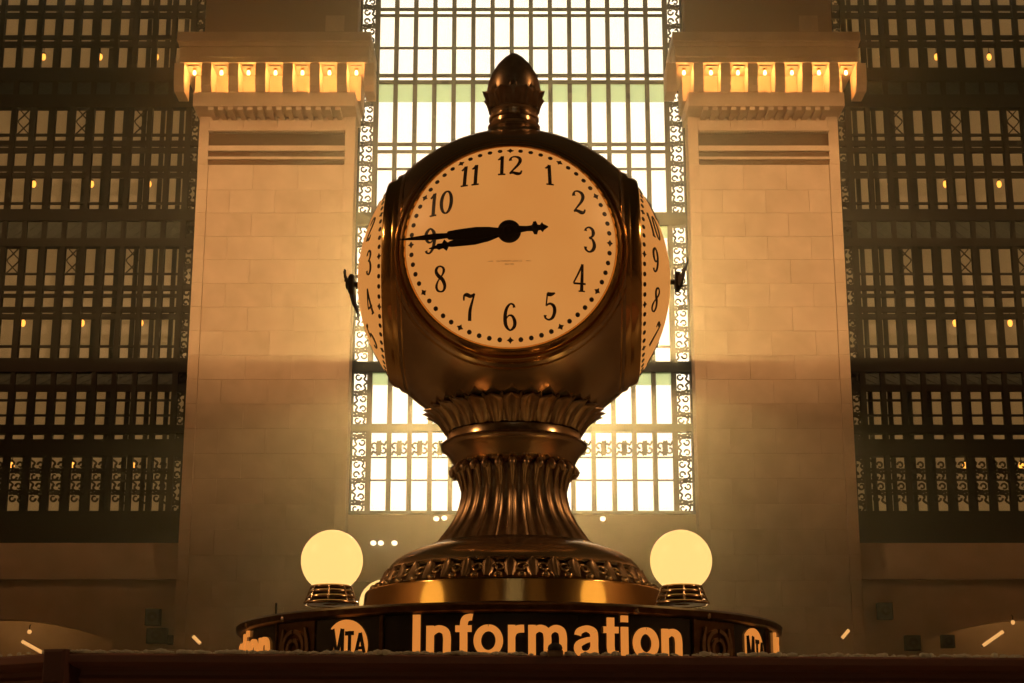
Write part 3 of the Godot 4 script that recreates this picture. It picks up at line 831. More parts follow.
func kiosk() -> void:
	var k := thing("information_kiosk", "round bronze information kiosk top with black backlit sign band under the clock", "kiosk", Vector3(-0.008, 0, 0))
	var b := MB.new()
	b.lathe([Vector2(0.60, 0.0), Vector2(0.60, 1.90), Vector2(DR - 0.03, 1.93), Vector2(DR - 0.012, 1.95), Vector2(DR - 0.012, 2.115), Vector2(0.5, 2.12)], 96)
	part("drum", b.mesh(), M.sign_black, k)
	b = MB.new()
	b.lathe([Vector2(0.60, 1.88), Vector2(DR + 0.010, 1.93), Vector2(DR + 0.014, 1.955), Vector2(DR + 0.002, 1.968), Vector2(DR - 0.02, 1.968)], 96)
	part("lower_rim", b.mesh(), M.dark_bronze, k)
	b = MB.new()
	b.lathe([Vector2(DR - 0.02, 2.108), Vector2(DR + 0.004, 2.108), Vector2(DR + 0.012, 2.114), Vector2(DR + 0.014, 2.127), Vector2(DR + 0.006, 2.134), Vector2(DR - 0.03, 2.138), Vector2(0.60, 2.150), Vector2(0.45, 2.158), Vector2(0.30, 2.158)], 128, 40)
	part("roof", b.mesh(), M.dark_bronze, k)
	# four quarters: ornament panel, round logo, lettering
	for q in 4:
		var turn := q * 90.0
		# lettering runs from -18.2 to 35.7 degrees round the drum
		var text := "Information"
		var total := 0.0
		for ch in text: total += letter_strokes(ch)[0]
		var span := deg_to_rad(53.9) * DR
		var scale := span / total
		var panel := part("sign_panel", curved_panel(turn - 24.0, turn + 37.5, 1.972, 2.106, DR - 0.004), M.sign_black, k)
		for fa in [-24.3, 37.8]:
			part("panel_frame", curved_panel(turn + fa - 0.35, turn + fa + 0.35, 1.966, 2.110, DR + 0.004), M.dark_bronze, k)
		var cur := deg_to_rad(-18.6 + turn) * DR
		var cap := 0.103
		for ch in text:
			var ls := letter_strokes(ch)
			var mb := MB.new()
			var c0 := cur
			var lay := func(p: Vector2, w: float) -> Vector3:
				var a := (c0 + p.x * scale) / DR
				return Vector3((DR + w) * sin(a), 2.003 + p.y * cap, (DR + w) * cos(a))
			for s in ls[1]:
				mb.stroke(s, lay, -0.005, 0.003, 5)
			part("sign_letter", mb.mesh(), M.letter_glow, panel)
			cur += ls[0] * scale
		# logo disc with its flat left side
		var ca := deg_to_rad(turn - 32.3)
		var rad := 0.066
		var lp := part("logo_panel", curved_panel(turn - 40.0, turn - 24.6, 1.972, 2.106, DR - 0.004), M.sign_black, k)
		var disc := PackedVector2Array()
		for i in 40:
			var a := -PI + TAU * i / 40
			var pt := Vector2(cos(a), sin(a)) * rad
			if pt.x > -rad * 0.72: disc.append(pt)
		var lay2 := func(p: Vector2, w: float) -> Vector3:
			var a := ca + p.x / DR
			return Vector3((DR + w) * sin(a), 2.036 + p.y, (DR + w) * cos(a))
		var mb2 := MB.new()
		mb2.plate(disc, lay2, -0.004, 0.001)
		part("logo_disc", mb2.mesh(), M.letter_glow, lp)
		var lx := -0.047
		var hs := [0.075, 0.062, 0.05]
		for i in 3:
			var ls := letter_strokes("MTA"[i])
			var mb := MB.new()
			var h: float = hs[i]
			var x0 := lx
			var lay := func(p: Vector2, w: float) -> Vector3:
				var a := ca + (x0 + p.x * 0.052 * (1.0 - 0.04 * i)) / DR
				return Vector3((DR + w) * sin(a), 2.042 - h * 0.5 + p.y * h, (DR + w) * cos(a))
			for s in ls[1]:
				mb.stroke(s, lay, 0.001, 0.0035, 4)
			part("logo_letter", mb.mesh(), M.sign_black, lp)
			lx += ls[0] * 0.052 * (1.0 - 0.04 * i)
		# ornament panel with a wreath in relief
		var op := part("ornament_panel", curved_panel(turn + 38.2, turn + 49.8, 1.972, 2.106, DR), M.dark_bronze, k)
		var oa := deg_to_rad(turn + 44.0)
		var mb3 := MB.new()
		var lay3 := func(p: Vector2, w: float) -> Vector3:
			var a := oa + p.x / DR
			return Vector3((DR + w) * sin(a), 2.04 + p.y, (DR + w) * cos(a))
		for s in [-1.0, 1.0]:
			var p := []
			for i in 13:
				var a := i / 12.0 * TAU * 0.95
				var rr := 0.042 * (1.0 - 0.5 * i / 12.0)
				p.append(Vector3(s * (0.004 + rr * sin(a)), rr * cos(a), 0.010))
			mb3.stroke(p, lay3, 0, 0.008, 2)
			mb3.stroke([Vector3(s * 0.045, -0.05, 0.006), Vector3(s * 0.055, 0.0, 0.012), Vector3(s * 0.045, 0.05, 0.006)], lay3, 0, 0.006, 4)
		part("scroll", mb3.mesh(), M.aged_bronze, op)
		# small brass studs on the rim
		for sa in [24.0, 41.0]:
			var st := MB.new()
			var a := deg_to_rad(turn + sa)
			st.ball(Vector3((DR + 0.008) * sin(a), 2.118, (DR + 0.008) * cos(a)), Vector3.ONE * 0.009, 6, 8)
			part("stud", st.mesh(), M.brass, k)
	# two dark aerials on the far roof edge
	var an := thing("roof_aerial", "thin dark aerial rising from the left edge of the kiosk roof", "aerial", Vector3(-0.655, 2.139, 0.2))
	b = MB.new()
	b.lathe([Vector2(0.006, 0.0), Vector2(0.006, 0.008), Vector2(0.003, 0.01), Vector2(0.003, 0.05), Vector2(0.0005, 0.052)], 8)
	part("mast", b.mesh(), M.cabinet_black, an)
	b = MB.new()
	b.lathe([Vector2(0.014, 0.0), Vector2(0.012, 0.006), Vector2(0.006, 0.007)], 12)
	part("foot_plate", b.mesh(), M.cabinet_black, an)

func curved_panel(a0: float, a1: float, y0: float, y1: float, r: float) -> ArrayMesh:
	var b := MB.new()
	var n := maxi(2, int((a1 - a0) / 3.0))
	for i in n:
		var p := deg_to_rad(lerpf(a0, a1, float(i) / n))
		var q := deg_to_rad(lerpf(a0, a1, float(i + 1) / n))
		var P := func(a: float, y: float, rr: float) -> Vector3: return Vector3(rr * sin(a), y, rr * cos(a))
		b.quad(P.call(p, y0, r), P.call(q, y0, r), P.call(q, y1, r), P.call(p, y1, r))
		b.quad(P.call(p, y1, r), P.call(q, y1, r), P.call(q, y1, r - 0.01), P.call(p, y1, r - 0.01))
		b.quad(P.call(p, y0, r - 0.01), P.call(q, y0, r - 0.01), P.call(q, y0, r), P.call(p, y0, r))
		if i == 0: b.quad(P.call(p, y0, r - 0.01), P.call(p, y0, r), P.call(p, y1, r), P.call(p, y1, r - 0.01))
		if i == n - 1: b.quad(P.call(q, y0, r), P.call(q, y0, r - 0.01), P.call(q, y1, r - 0.01), P.call(q, y1, r))
	return b.mesh()

# ---------------------------------------------------------------- clock
const CH := 3.178      # height of the clock's middle
const SR := 0.468      # radius of its globe
const GR := 0.474      # radius of the domed dials
var on_dial := func(p: Vector2, w: float) -> Vector3:
	var rho := p.length()
	var th := rho / GR
	var d := p / maxf(rho, 1e-6)
	return Vector3(d.x * sin(th), d.y * sin(th), cos(th)) * (GR + w)

func digit(c: String) -> Array:
	# [width, strokes of (x, y, pen width)], height 1
	var t := 0.055
	var T := 0.14
	match c:
		"0":
			var p := []
			for i in 25:
				var a := TAU * i / 24
				p.append(Vector3(0.28 + 0.215 * sin(a), 0.5 + 0.475 * cos(a), t + (T - t) * absf(sin(a))))
			return [0.56, [p]]
		"1":
			return [0.34, [[Vector3(0.17, 1, T), Vector3(0.17, 0, T)], [Vector3(0.0, 0.80, t), Vector3(0.08, 0.86, t * 1.4), Vector3(0.16, 0.985, t * 1.2)], [Vector3(0.02, 0.02, t), Vector3(0.32, 0.02, t)]]]
		"2":
			return [0.54, [[Vector3(0.07, 0.72, T), Vector3(0.06, 0.80, T * 0.8), Vector3(0.12, 0.93, t), Vector3(0.26, 0.97, t * 1.3), Vector3(0.41, 0.90, T * 0.9), Vector3(0.46, 0.74, T), Vector3(0.38, 0.52, T * 0.8), Vector3(0.20, 0.27, t * 1.3), Vector3(0.04, 0.06, t)], [Vector3(0.03, 0.05, t), Vector3(0.16, 0.10, T * 0.75), Vector3(0.34, 0.05, T), Vector3(0.46, 0.07, T * 0.7), Vector3(0.52, 0.20, t)]]]
		"3":
			return [0.50, [[Vector3(0.06, 0.80, T * 0.9), Vector3(0.08, 0.90, t * 1.2), Vector3(0.22, 0.97, t * 1.2), Vector3(0.36, 0.90, T * 0.8), Vector3(0.40, 0.76, T), Vector3(0.34, 0.62, t * 1.5), Vector3(0.20, 0.56, t)], [Vector3(0.20, 0.56, t), Vector3(0.36, 0.50, t * 1.6), Vector3(0.44, 0.30, T), Vector3(0.38, 0.12, T * 0.9), Vector3(0.22, 0.02, t * 1.2), Vector3(0.07, 0.09, t * 1.4), Vector3(0.05, 0.20, T * 0.9)]]]
		"4":
			return [0.56, [[Vector3(0.38, 1.0, t * 1.2), Vector3(0.22, 0.66, t * 1.2), Vector3(0.02, 0.30, t)], [Vector3(0.02, 0.29, t * 1.3), Vector3(0.54, 0.29, t * 1.3)], [Vector3(0.38, 1.0, T * 0.7), Vector3(0.38, 0, T)], [Vector3(0.24, 0.02, t), Vector3(0.52, 0.02, t)]]]
		"5":
			return [0.50, [[Vector3(0.12, 0.97, t), Vector3(0.10, 0.75, t), Vector3(0.08, 0.52, t)], [Vector3(0.11, 0.94, T), Vector3(0.26, 0.93, T), Vector3(0.42, 0.98, t)], [Vector3(0.08, 0.52, t), Vector3(0.22, 0.60, t * 1.4), Vector3(0.38, 0.52, T * 0.9), Vector3(0.43, 0.33, T), Vector3(0.36, 0.11, T * 0.8), Vector3(0.20, 0.02, t * 1.2), Vector3(0.06, 0.09, t * 1.4), Vector3(0.05, 0.19, T * 0.9)]]]
		"6":
			return [0.52, [[Vector3(0.43, 0.84, T * 0.8), Vector3(0.40, 0.94, t * 1.4), Vector3(0.28, 0.97, t * 1.2), Vector3(0.14, 0.82, T * 0.8), Vector3(0.07, 0.55, T), Vector3(0.09, 0.22, T), Vector3(0.25, 0.03, t * 1.2), Vector3(0.42, 0.15, T * 0.9), Vector3(0.45, 0.34, T), Vector3(0.36, 0.53, T * 0.7), Vector3(0.22, 0.56, t), Vector3(0.10, 0.44, t)]]]
		"7":
			return [0.50, [[Vector3(0.03, 0.74, t), Vector3(0.05, 0.90, t * 1.6), Vector3(0.16, 0.94, T), Vector3(0.32, 0.88, T * 0.9), Vector3(0.48, 0.97, t)], [Vector3(0.48, 0.97, t), Vector3(0.36, 0.66, t * 1.6), Vector3(0.26, 0.36, T * 0.9), Vector3(0.22, 0.0, T)]]]
		"8":
			return [0.52, [[Vector3(0.26, 0.97, t), Vector3(0.12, 0.90, T * 0.7), Vector3(0.09, 0.76, T * 0.9), Vector3(0.20, 0.60, T), Vector3(0.36, 0.46, T), Vector3(0.44, 0.24, T * 0.9), Vector3(0.38, 0.08, T * 0.6), Vector3(0.26, 0.03, t)], [Vector3(0.26, 0.97, t), Vector3(0.39, 0.90, t * 1.5), Vector3(0.42, 0.77, t * 1.8), Vector3(0.32, 0.60, t), Vector3(0.16, 0.44, t), Vector3(0.07, 0.24, t * 1.8), Vector3(0.12, 0.09, t * 1.5), Vector3(0.26, 0.03, t)]]]
		"9":
			return [0.52, [[Vector3(0.08, 0.14, T * 0.8), Vector3(0.11, 0.06, t * 1.4), Vector3(0.24, 0.03, t * 1.2), Vector3(0.38, 0.18, T * 0.8), Vector3(0.45, 0.45, T), Vector3(0.43, 0.78, T), Vector3(0.27, 0.97, t * 1.2), Vector3(0.10, 0.85, T * 0.9), Vector3(0.07, 0.66, T), Vector3(0.16, 0.47, T * 0.7), Vector3(0.30, 0.44, t), Vector3(0.42, 0.56, t)]]]
	return [0.5, []]

func hand_mesh(half: Array, w0: float, w1: float) -> ArrayMesh:
	# half: (distance along, half width) from tail to tip
	var poly := PackedVector2Array()
	for h in half: poly.append(Vector2(h.x, -h.y * 1.2))
	for i in half.size(): poly.append(Vector2(half[half.size() - 1 - i].x, half[half.size() - 1 - i].y * 1.2))
	var b := MB.new()
	b.plate(poly, flat_lay, w0, w1)
	return b.mesh()

func leaf_mesh(len: float, wid: float, curl: float, rib := 0.25) -> ArrayMesh:
	# a leaf standing up (y) with its face to +z, the tip curling outwards, closed behind
	var g := []
	var back := []
	for i in 9:
		var t := i / 8.0
		var w := wid * (0.62 + 0.38 * sin(t * PI * 0.75)) * (1.0 if t < 0.75 else sqrt(maxf(0.0, 1.0 - pow((t - 0.75) / 0.25, 2.0))) + 0.02)
		var y := len * t
		var z := curl * pow(t, 3.0)
		var row := []
		var brow := []
		for j in 9:
			var u := -1.0 + j / 4.0
			var puff := (1.0 - u * u) * wid * 0.55 - rib * wid * exp(-u * u * 30.0)
			row.append(Vector3(u * w, y, z + puff))
			brow.append(Vector3(u * w, y, z - 0.004))
		row.reverse()
		g.append(row); back.append(brow)
	var b := MB.new()
	for r in g: r.reverse()
	g.reverse()
	for r in g: r.reverse()
	g.reverse()
	# rows go up, columns to the left: up x left faces +z
	b.grid(g)
	b.grid(back)
	return b.mesh()

func clock() -> void:
	var c := thing("station_clock", "four-faced brass globe clock with glowing amber dials on a fluted pedestal", "clock", Vector3(0.006, 0, 0))
	c.rotation.y = deg_to_rad(-1.6)
	# --- base
	var b := MB.new()
	b.lathe([Vector2(0.30, 2.1585), Vector2(0.452, 2.1585), Vector2(0.455, 2.163), Vector2(0.452, 2.170)], 128)
	part("base_step", b.mesh(), M.dark_bronze, c)
	b = MB.new()
	b.lathe([Vector2(0.440, 2.168), Vector2(0.438, 2.171), Vector2(0.432, 2.230), Vector2(0.428, 2.236), Vector2(0.40, 2.240)], 160, 40)
	part("base_ring", b.mesh(), M.bright_brass, c)
	b = MB.new()
	b.lathe([Vector2(0.41, 2.236), Vector2(0.398, 2.250), Vector2(0.372, 2.268), Vector2(0.356, 2.284), Vector2(0.348, 2.295)], 96)
	part("frieze", b.mesh(), M.dark_bronze, c)
	var leaf := leaf_mesh(0.062, 0.017, 0.008)
	var n := 40
	for i in n:
		var a := TAU * i / n
		var q := part("frieze_leaf", leaf, M.aged_bronze, c, Vector3(0.401 * sin(a), 2.241, 0.401 * cos(a)))
		q.rotation = Vector3(-0.62, a, 0)
		q.rotation_order = EULER_ORDER_YXZ
		q.scale = Vector3(1.0, 1.0, 0.8)
	var bead := MB.new()
	bead.ball(Vector3.ZERO, Vector3(0.013, 0.009, 0.011), 6, 10)
	var bead_m := bead.mesh()
	var curl := MB.new()
	var sp := []
	for i in 14:
		var a := i / 13.0 * TAU * 1.1
		var rr := 0.018 * (1.0 - 0.6 * i / 13.0)
		sp.append(Vector3(rr * cos(a), 0.012 + rr * sin(a), 0.004))
	curl.tube(sp, 0.0042, 6)
	var curl_m := curl.mesh()
	for i in n:
		var a := TAU * (i + 0.5) / n
		part("frieze_bead", bead_m, M.brass, c, Vector3(0.408 * sin(a), 2.245, 0.408 * cos(a)))
		var q := part("frieze_scroll", curl_m, M.brass, c, Vector3(0.388 * sin(a), 2.256, 0.388 * cos(a)))
		q.rotation_order = EULER_ORDER_YXZ
		q.rotation = Vector3(-0.7, a, 0)
		if i % 2: q.scale = Vector3(-1, 1, 1)
	b = MB.new()
	b.lathe([Vector2(0.345, 2.290), Vector2(0.362, 2.292), Vector2(0.366, 2.300), Vector2(0.360, 2.312), Vector2(0.345, 2.328), Vector2(0.318, 2.345), Vector2(0.285, 2.358), Vector2(0.258, 2.366), Vector2(0.243, 2.370), Vector2(0.238, 2.376), Vector2(0.22, 2.378)], 128, 45)
	part("base_moulding", b.mesh(), M.brass, c)
	# --- fluted shaft
	var prof := [Vector2(0.234, 2.372), Vector2(0.226, 2.384), Vector2(0.211, 2.404), Vector2(0.196, 2.424), Vector2(0.184, 2.442), Vector2(0.172, 2.466), Vector2(0.163, 2.492), Vector2(0.157, 2.52), Vector2(0.156, 2.55), Vector2(0.158, 2.575), Vector2(0.162, 2.592), Vector2(0.15, 2.606)]
	var flutes := 28
	var g := []
	for q in prof:
		var row := []
		for j in flutes * 10:
			var a := -TAU * j / (flutes * 10)
			var u := fposmod(a * flutes / TAU, 1.0)
			var r: float = q.x * (1.0 - 0.075 * pow(sin(u * PI), 0.6))
			row.append(Vector3(r * sin(a), q.y, r * cos(a)))
		g.append(row)
	b = MB.new()
	b.grid(g, true)
	part("fluted_shaft", b.mesh(), M.aged_bronze, c)
	var tip := MB.new()
	tip.tube([Vector3(0, -0.045, 0.0), Vector3(0, -0.02, 0.004), Vector3(0, 0.0, 0.008), Vector3(0, 0.016, 0.015), Vector3(0, 0.022, 0.026), Vector3(0, 0.012, 0.034), Vector3(0, 0.002, 0.031)], [0.004, 0.007, 0.0095, 0.011, 0.0115, 0.010, 0.006], 8)
	var tip_m := tip.mesh()
	for i in flutes:
		var a := TAU * i / flutes
		var q := part("shaft_curl", tip_m, M.aged_bronze, c, Vector3(0.152 * sin(a), 2.578, 0.152 * cos(a)))
		q.rotation.y = a
	# --- bowl rim
	b = MB.new()
	b.lathe([Vector2(0.15, 2.598), Vector2(0.170, 2.606), Vector2(0.184, 2.622), Vector2(0.197, 2.645), Vector2(0.212, 2.658), Vector2(0.217, 2.664), Vector2(0.218, 2.671), Vector2(0.213, 2.677), Vector2(0.205, 2.679), Vector2(0.200, 2.684), Vector2(0.198, 2.704), Vector2(0.190, 2.710), Vector2(0.16, 2.712)], 128, 40)
	part("bowl_rim", b.mesh(), M.brass, c)
	# --- ring of leaves
	b = MB.new()
	b.lathe([Vector2(0.17, 2.705), Vector2(0.192, 2.722), Vector2(0.215, 2.740), Vector2(0.238, 2.768), Vector2(0.243, 2.785), Vector2(0.22, 2.79)], 96)
	part("leaf_cup", b.mesh(), M.dark_bronze, c)
	var al := leaf_mesh(0.090, 0.0275, 0.030)
	var dart := leaf_mesh(0.094, 0.009, 0.020)
	for i in 28:
		var a := TAU * i / 28
		var q := part("cup_leaf", al, M.aged_bronze, c, Vector3(0.194 * sin(a), 2.712, 0.194 * cos(a)))
		q.rotation_order = EULER_ORDER_YXZ
		q.rotation = Vector3(0.50, a, 0)
		a += TAU / 56
		q = part("cup_dart", dart, M.aged_bronze, c, Vector3(0.192 * sin(a), 2.712, 0.192 * cos(a)))
		q.rotation_order = EULER_ORDER_YXZ
		q.rotation = Vector3(0.52, a, 0)
	# --- globe
	var sph := []
	for i in 49:
		var th := PI - deg_to_rad(lerpf(24.0, 172.0, i / 48.0))
		sph.append(Vector2(SR * sin(th), CH + SR * cos(th)))
	b = MB.new()
	b.lathe(sph, 128, 60)
	part("globe_body", b.mesh(), M.brass, c)
	# --- collar and finial
	b = MB.new()
	b.lathe([Vector2(0.12, 3.615), Vector2(0.110, 3.640), Vector2(0.088, 3.662), Vector2(0.080, 3.676), Vector2(0.082, 3.684), Vector2(0.074, 3.690), Vector2(0.073, 3.702), Vector2(0.078, 3.706), Vector2(0.078, 3.714), Vector2(0.070, 3.720), Vector2(0.070, 3.730), Vector2(0.074, 3.736), Vector2(0.066, 3.742)], 64, 40)
	part("collar", b.mesh(), M.brass, c)
	b = MB.new()
	b.lathe([Vector2(0.064, 3.738), Vector2(0.078, 3.756), Vector2(0.085, 3.785), Vector2(0.085, 3.805), Vector2(0.080, 3.835), Vector2(0.070, 3.862), Vector2(0.052, 3.893), Vector2(0.030, 3.918), Vector2(0.012, 3.932), Vector2(0.001, 3.936)], 64, 60)
	part("finial", b.mesh(), M.aged_bronze, c)
	var fl := leaf_mesh(0.054, 0.028, 0.013)
	var fu := leaf_mesh(0.115, 0.026, -0.012)
	for i in 8:
		var a := TAU * (i + 0.5) / 8
		var q := part("finial_leaf", fl, M.aged_bronze, c, Vector3(0.070 * sin(a), 3.742, 0.070 * cos(a)))
		q.rotation_order = EULER_ORDER_YXZ
		q.rotation = Vector3(0.18, a, 0)
		a = TAU * i / 8
		q = part("finial_leaf", fu, M.aged_bronze, c, Vector3(0.079 * sin(a), 3.79, 0.079 * cos(a)))
		q.rotation_order = EULER_ORDER_YXZ
		q.rotation = Vector3(-0.38, a, 0)
	# --- dials, bezels and hands, one set for each face
	var cap := []
	for i in 21:
		var row := []
		for j in 96:
			var a := TAU * j / 96
			row.append(on_dial.call(Vector2(cos(a), sin(a)) * maxf(0.322 * i / 20.0, 1e-5), 0.0))
		cap.append(row)
	b = MB.new()
	b.grid(cap, true)
	var dial_m := b.mesh()
	b = MB.new()
	# (radius, distance out) turned about the dial's axis
	b.lathe([Vector2(0.349, 0.300), Vector2(0.349, 0.311), Vector2(0.346, 0.317), Vector2(0.341, 0.319), Vector2(0.337, 0.318), Vector2(0.335, 0.326), Vector2(0.331, 0.338), Vector2(0.328, 0.343), Vector2(0.324, 0.344), Vector2(0.321, 0.341), Vector2(0.318, 0.352), Vector2(0.314, 0.365), Vector2(0.308, 0.373), Vector2(0.303, 0.374), Vector2(0.299, 0.371), Vector2(0.2965, 0.365), Vector2(0.2965, 0.350)], 128, 28)
	var bezel_m := b.mesh()
	var track := MB.new()
	for i in 60:
		var a := TAU * i / 60
		var p := Vector2(sin(a), cos(a)) * 0.300
		var rd := 0.0074 if i % 5 else 0.0105
		var poly := PackedVector2Array()
		for k in 8:
			var e := -a + TAU * k / 8
			poly.append(p + Vector2(cos(e), sin(e)) * rd * (1.0 if i % 5 or k % 2 == 0 else 0.55))
		track.plate(poly, on_dial, 0.0, 0.002)
	var track_m := track.mesh()
	var numerals := []
	for h in range(1, 13):
		var a := TAU * h / 12
		var ctr := Vector2(sin(a), cos(a)) * 0.233
		var txt := str(h)
		var hh := 0.079
		var tot := 0.0
		for ch in txt: tot += digit(ch)[0] * 0.92
		tot += 0.10 * (txt.length() - 1)
		var mb := MB.new()
		var x := -tot / 2.0
		for ch in txt:
			var dg := digit(ch)
			var xx := x
			var lay := func(p: Vector2, w: float) -> Vector3:
				return on_dial.call(ctr + Vector2((xx + p.x * 0.92) * hh, (p.y - 0.5) * hh), w)
			for s in dg[1]: mb.stroke(s, lay, 0.0002, 0.0022, 5)
			x += dg[0] * 0.92 + 0.10
		numerals.append(mb.mesh())
	var maker := MB.new()
	for line in [["SELF WINDING CLOCK CO.", -0.077, 0.0046], ["NEW YORK", -0.086, 0.004]]:
		var tm := TextMesh.new()
		var sf := SystemFont.new()
		sf.font_names = PackedStringArray(["Droid Sans"])
		tm.font = sf
		tm.text = line[0]
		tm.font_size = 32
		tm.pixel_size = 0.01
		tm.depth = 0.0
		var arr := tm.get_mesh_arrays()
		var vs: PackedVector3Array = arr[Mesh.ARRAY_VERTEX]
		var ids = arr[Mesh.ARRAY_INDEX]
		var sc: float = line[2] / 0.24
		var seq := PackedInt32Array()
		if ids == null or ids.size() == 0: seq = PackedInt32Array(range(vs.size()))
		else: seq = ids
		for i in range(0, seq.size() - 2, 3):
			var q := []
			for k in 3:
				var pv: Vector3 = vs[seq[i + k]]
				q.append(Vector2(pv.x * sc, line[1] + pv.y * sc))
			if (q[1] - q[0]).cross(q[2] - q[0]) < 0: q = [q[0], q[2], q[1]]
			maker._tri(on_dial.call(q[0], 0.001), on_dial.call(q[1], 0.001), on_dial.call(q[2], 0.001))
	for e in [-1.0, 1.0]:
		maker.stroke([Vector3(e * 0.046, -0.0765, 0.0012), Vector3(e * 0.060, -0.0765, 0.0006)], on_dial, 0.0, 0.001)
	var maker_m := maker.mesh()
	var minute := hand_mesh([Vector2(-0.108, 0.001), Vector2(-0.096, 0.007), Vector2(-0.092, 0.012), Vector2(-0.086, 0.006), Vector2(-0.080, 0.007), Vector2(-0.076, 0.016), Vector2(-0.068, 0.015), Vector2(-0.064, 0.007), Vector2(-0.05, 0.006), Vector2(-0.03, 0.008), Vector2(0.03, 0.008), Vector2(0.055, 0.012), Vector2(0.09, 0.0145), Vector2(0.14, 0.0125), Vector2(0.168, 0.010), Vector2(0.172, 0.006), Vector2(0.205, 0.0075), Vector2(0.24, 0.0055), Vector2(0.302, 0.001)], 0.009, 0.012)
	var hour := hand_mesh([Vector2(-0.03, 0.007), Vector2(0.03, 0.008), Vector2(0.06, 0.013), Vector2(0.10, 0.014), Vector2(0.13, 0.011), Vector2(0.165, 0.007), Vector2(0.172, 0.005), Vector2(0.18, 0.014), Vector2(0.188, 0.006), Vector2(0.20, 0.0075), Vector2(0.205, 0.004), Vector2(0.226, 0.001)], 0.003, 0.006)
	b = MB.new()
	b.lathe([Vector2(0.008, -0.06), Vector2(0.008, -0.003), Vector2(0.030, -0.001), Vector2(0.033, 0.004), Vector2(0.032, 0.011), Vector2(0.024, 0.016), Vector2(0.016, 0.018), Vector2(0.014, 0.022), Vector2(0.007, 0.024), Vector2(0.001, 0.025)], 32, 40)
	var hub := b.mesh()
	for f in 4:
		var y := PI / 2 * f
		var out := Basis(Vector3.UP, y)
		var mid := Vector3(0, CH, 0)
		var d := part("lighted_dial", dial_m, M.dial_glow, c, mid)
		d.rotation.y = y
		for m in numerals: part("numeral", m, M.numeral_black, d)
		var tr := part("minute_track", track_m, M.numeral_black, d)
		tr.set_meta("kind", "stuff")
		part("maker_name", maker_m, M.numeral_black, d)
		var bz := part("bezel", bezel_m, M.bright_brass, c, mid)
		bz.basis = out * Basis(Vector3.RIGHT, PI / 2)
		var hubo := part("hand_hub", hub, M.hand_black, c, mid + out * Vector3(0, 0, 0.490))
		hubo.basis = out * Basis(Vector3.RIGHT, PI / 2)
		var mh := part("minute_hand", minute, M.hand_black, c, mid + out * Vector3(0, 0, 0.496))
		mh.basis = out * Basis(Vector3(0, 0, 1), PI + deg_to_rad(4.8))
		var hd := part("hour_hand", hour, M.hand_black, c, mid + out * Vector3(0, 0, 0.493))
		hd.basis = out * Basis(Vector3(0, 0, 1), PI + deg_to_rad(12.5))

# ---------------------------------------------------------------- globe lamps on the kiosk roof
func globes() -> void:
	var spots := [[Vector3(0.4426, 2.1545, 0.50), "front right"], [Vector3(-0.4714, 2.1545, 0.50), "front left"], [Vector3(0.408, 2.1545, -0.60), "rear right"], [Vector3(-0.416, 2.1545, -0.60), "rear left"]]
	var words := ["round opal globe lamp on the kiosk roof beside the last letters of the sign", "round opal globe lamp on the kiosk roof above the round logo", "opal globe lamp half hidden behind the globe lamp beside the last letters of the sign", "opal globe lamp half hidden behind the globe lamp above the round logo"]
	var cup := MB.new()
	cup.lathe([Vector2(0.02, 0.0), Vector2(0.062, 0.0), Vector2(0.058, 0.008), Vector2(0.048, 0.018), Vector2(0.044, 0.052), Vector2(0.030, 0.058)], 32, 40)
	var cup_m := cup.mesh()
	var rings := []
	for q in [[0.067, 0.003], [0.059, 0.018], [0.053, 0.032], [0.049, 0.045]]:
		var mb := MB.new()
		var p := []
		for i in 12:
			var a := TAU * i / 12
			p.append(Vector2(q[0] + 0.0045 * cos(a), q[1] + 0.0045 * sin(a)))
		p.append(p[0])
		mb.lathe(p, 40, 60)
		rings.append(mb.mesh())
	var rod := MB.new()
	rod.tube([Vector3(0, 0.0, 0.069), Vector3(0, 0.018, 0.062), Vector3(0, 0.045, 0.052)], 0.0028, 6)
	var rod_m := rod.mesh()
	var ball := MB.new()
	ball.ball(Vector3(0, 0.114, 0), Vector3.ONE * 0.081, 24, 40)
	var ball_m := ball.mesh()
	for i in 4:
		var o := thing("globe_lamp", words[i], "lamp", spots[i][0], "globe lamps round the kiosk roof")
		part("glass_globe", ball_m, M.globe_glow, o)
		part("lamp_cup", cup_m, M.dark_bronze, o)
		for r in rings: part("gallery_ring", r, M.brass, o)
		for k in 8:
			part("gallery_rod", rod_m, M.brass, o).rotation.y = TAU * k / 8
		lamp_light(o, "globe_light", Vector3(0, 0.114, 0), lin(1.0, 0.60, 0.22), 0.07, 0.08)

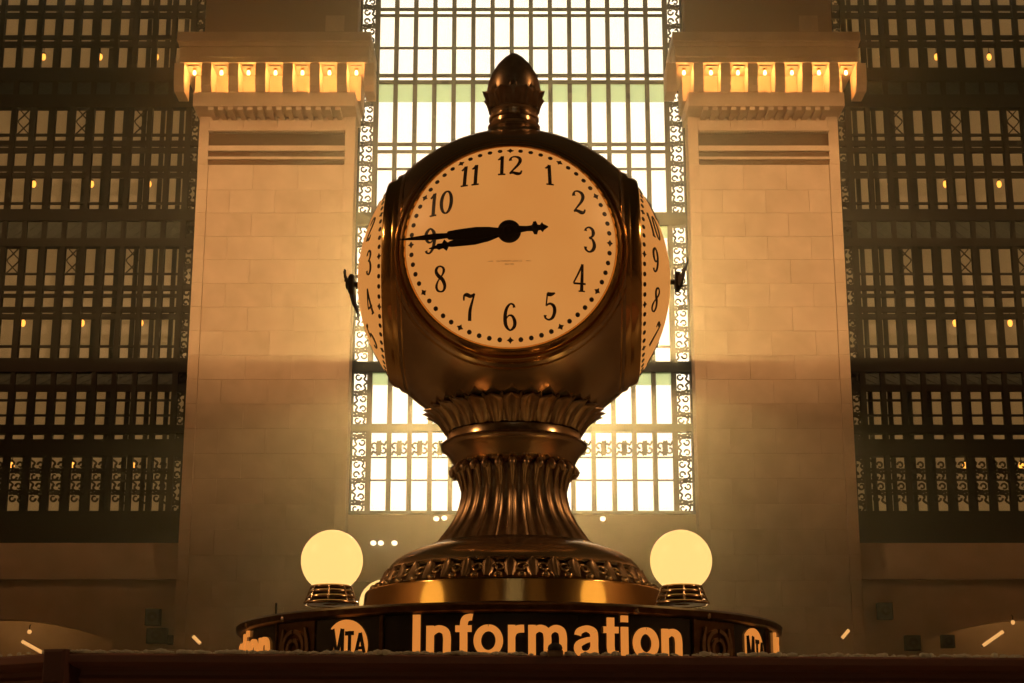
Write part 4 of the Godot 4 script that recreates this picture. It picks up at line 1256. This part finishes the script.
# ---------------------------------------------------------------- dusty ledge of the booth in front
func ledge() -> void:
	var o := thing("booth_ledge", "dark red-brown moulded ledge with dust on top running across in front of the kiosk sign", "ledge")
	var ver := []
	for k in 9:
		var a := deg_to_rad(-16.2 + 40.0 * k)
		ver.append(Vector3(2.447 * sin(a), 0, 2.447 * cos(a)))
	# profile of (outwards, height) from below to the top
	var prof := [Vector2(-0.10, 0.0), Vector2(-0.10, 1.80), Vector2(-0.055, 1.815), Vector2(-0.055, 1.848), Vector2(-0.035, 1.850), Vector2(-0.030, 1.856), Vector2(-0.035, 1.862), Vector2(-0.035, 1.870), Vector2(-0.012, 1.874), Vector2(0.0, 1.879), Vector2(0.0, 1.889), Vector2(-0.004, 1.892), Vector2(-0.14, 1.893)]
	for f in [8, 0, 1]:
		var a: Vector3 = ver[f]
		var b: Vector3 = ver[(f + 1) % 9]
		var mb := MB.new()
		for i in prof.size() - 1:
			var ka: float = prof[i].x / 2.3 + 1.0
			var kb: float = prof[i + 1].x / 2.3 + 1.0
			var lift := Vector3(0, 1, 0)
			mb.quad(a * ka + lift * prof[i].y, b * ka + lift * prof[i].y, b * kb + lift * prof[i + 1].y, a * kb + lift * prof[i + 1].y)
		part("ledge_side", mb.mesh(), M.ledge_paint, o)
	# corner block where two sides meet, and the clip in the middle
	var cb := MB.new()
	cb.block(Vector3(-0.018, 1.845, -0.05), Vector3(0.018, 1.897, 0.008), 0.004)
	var q := part("corner_block", cb.mesh(), M.ledge_dark, o, Vector3(ver[0].x, 0, ver[0].z))
	q.rotation.y = deg_to_rad(-16.2)
	cb = MB.new()
	cb.block(Vector3(-0.012, 1.889, -0.04), Vector3(0.012, 1.899, 0.004), 0.002)
	var clip := part("clip", cb.mesh(), M.aged_bronze, o, Vector3(0.066, 0, 2.302))
	cb = MB.new()
	cb.ball(Vector3(0, 1.903, -0.012), Vector3(0.012, 0.009, 0.012), 6, 10)
	part("clip_knob", cb.mesh(), M.cabinet_black, o, Vector3(0.066, 0, 2.302))
	cb = MB.new()
	cb.block(Vector3(-0.008, 1.80, -0.04), Vector3(0.008, 1.851, -0.02), 0.002)
	part("glazing_post", cb.mesh(), M.brass, o, Vector3(0.060, 0, 2.285))
	# fluff of dust along the top
	var du := MB.new()
	for f in [[ver[8], ver[0], 60], [ver[0], ver[1], 900]]:
		for k in f[2]:
			var t := rng.randf()
			var p: Vector3 = f[0].lerp(f[1], t)
			var dens := 1.0
			if f[2] > 100:
				dens = 1.0 if t < 0.42 else (0.25 if t < 0.50 else (0.6 if t < 0.85 else 0.2))
			if rng.randf() > dens: continue
			p = p * (1.0 - rng.randf() * 0.02)
			var s := 0.0018 + rng.randf() * 0.0026
			du.ball(Vector3(p.x, 1.8935 + s * 0.4, p.z), Vector3(s * (1.0 + rng.randf() * 1.8), s * (0.5 + rng.randf() * 0.7), s), 3, 5)
	var d := part("dust_fluff", du.mesh(), M.dust, o)
	d.set_meta("kind", "stuff")
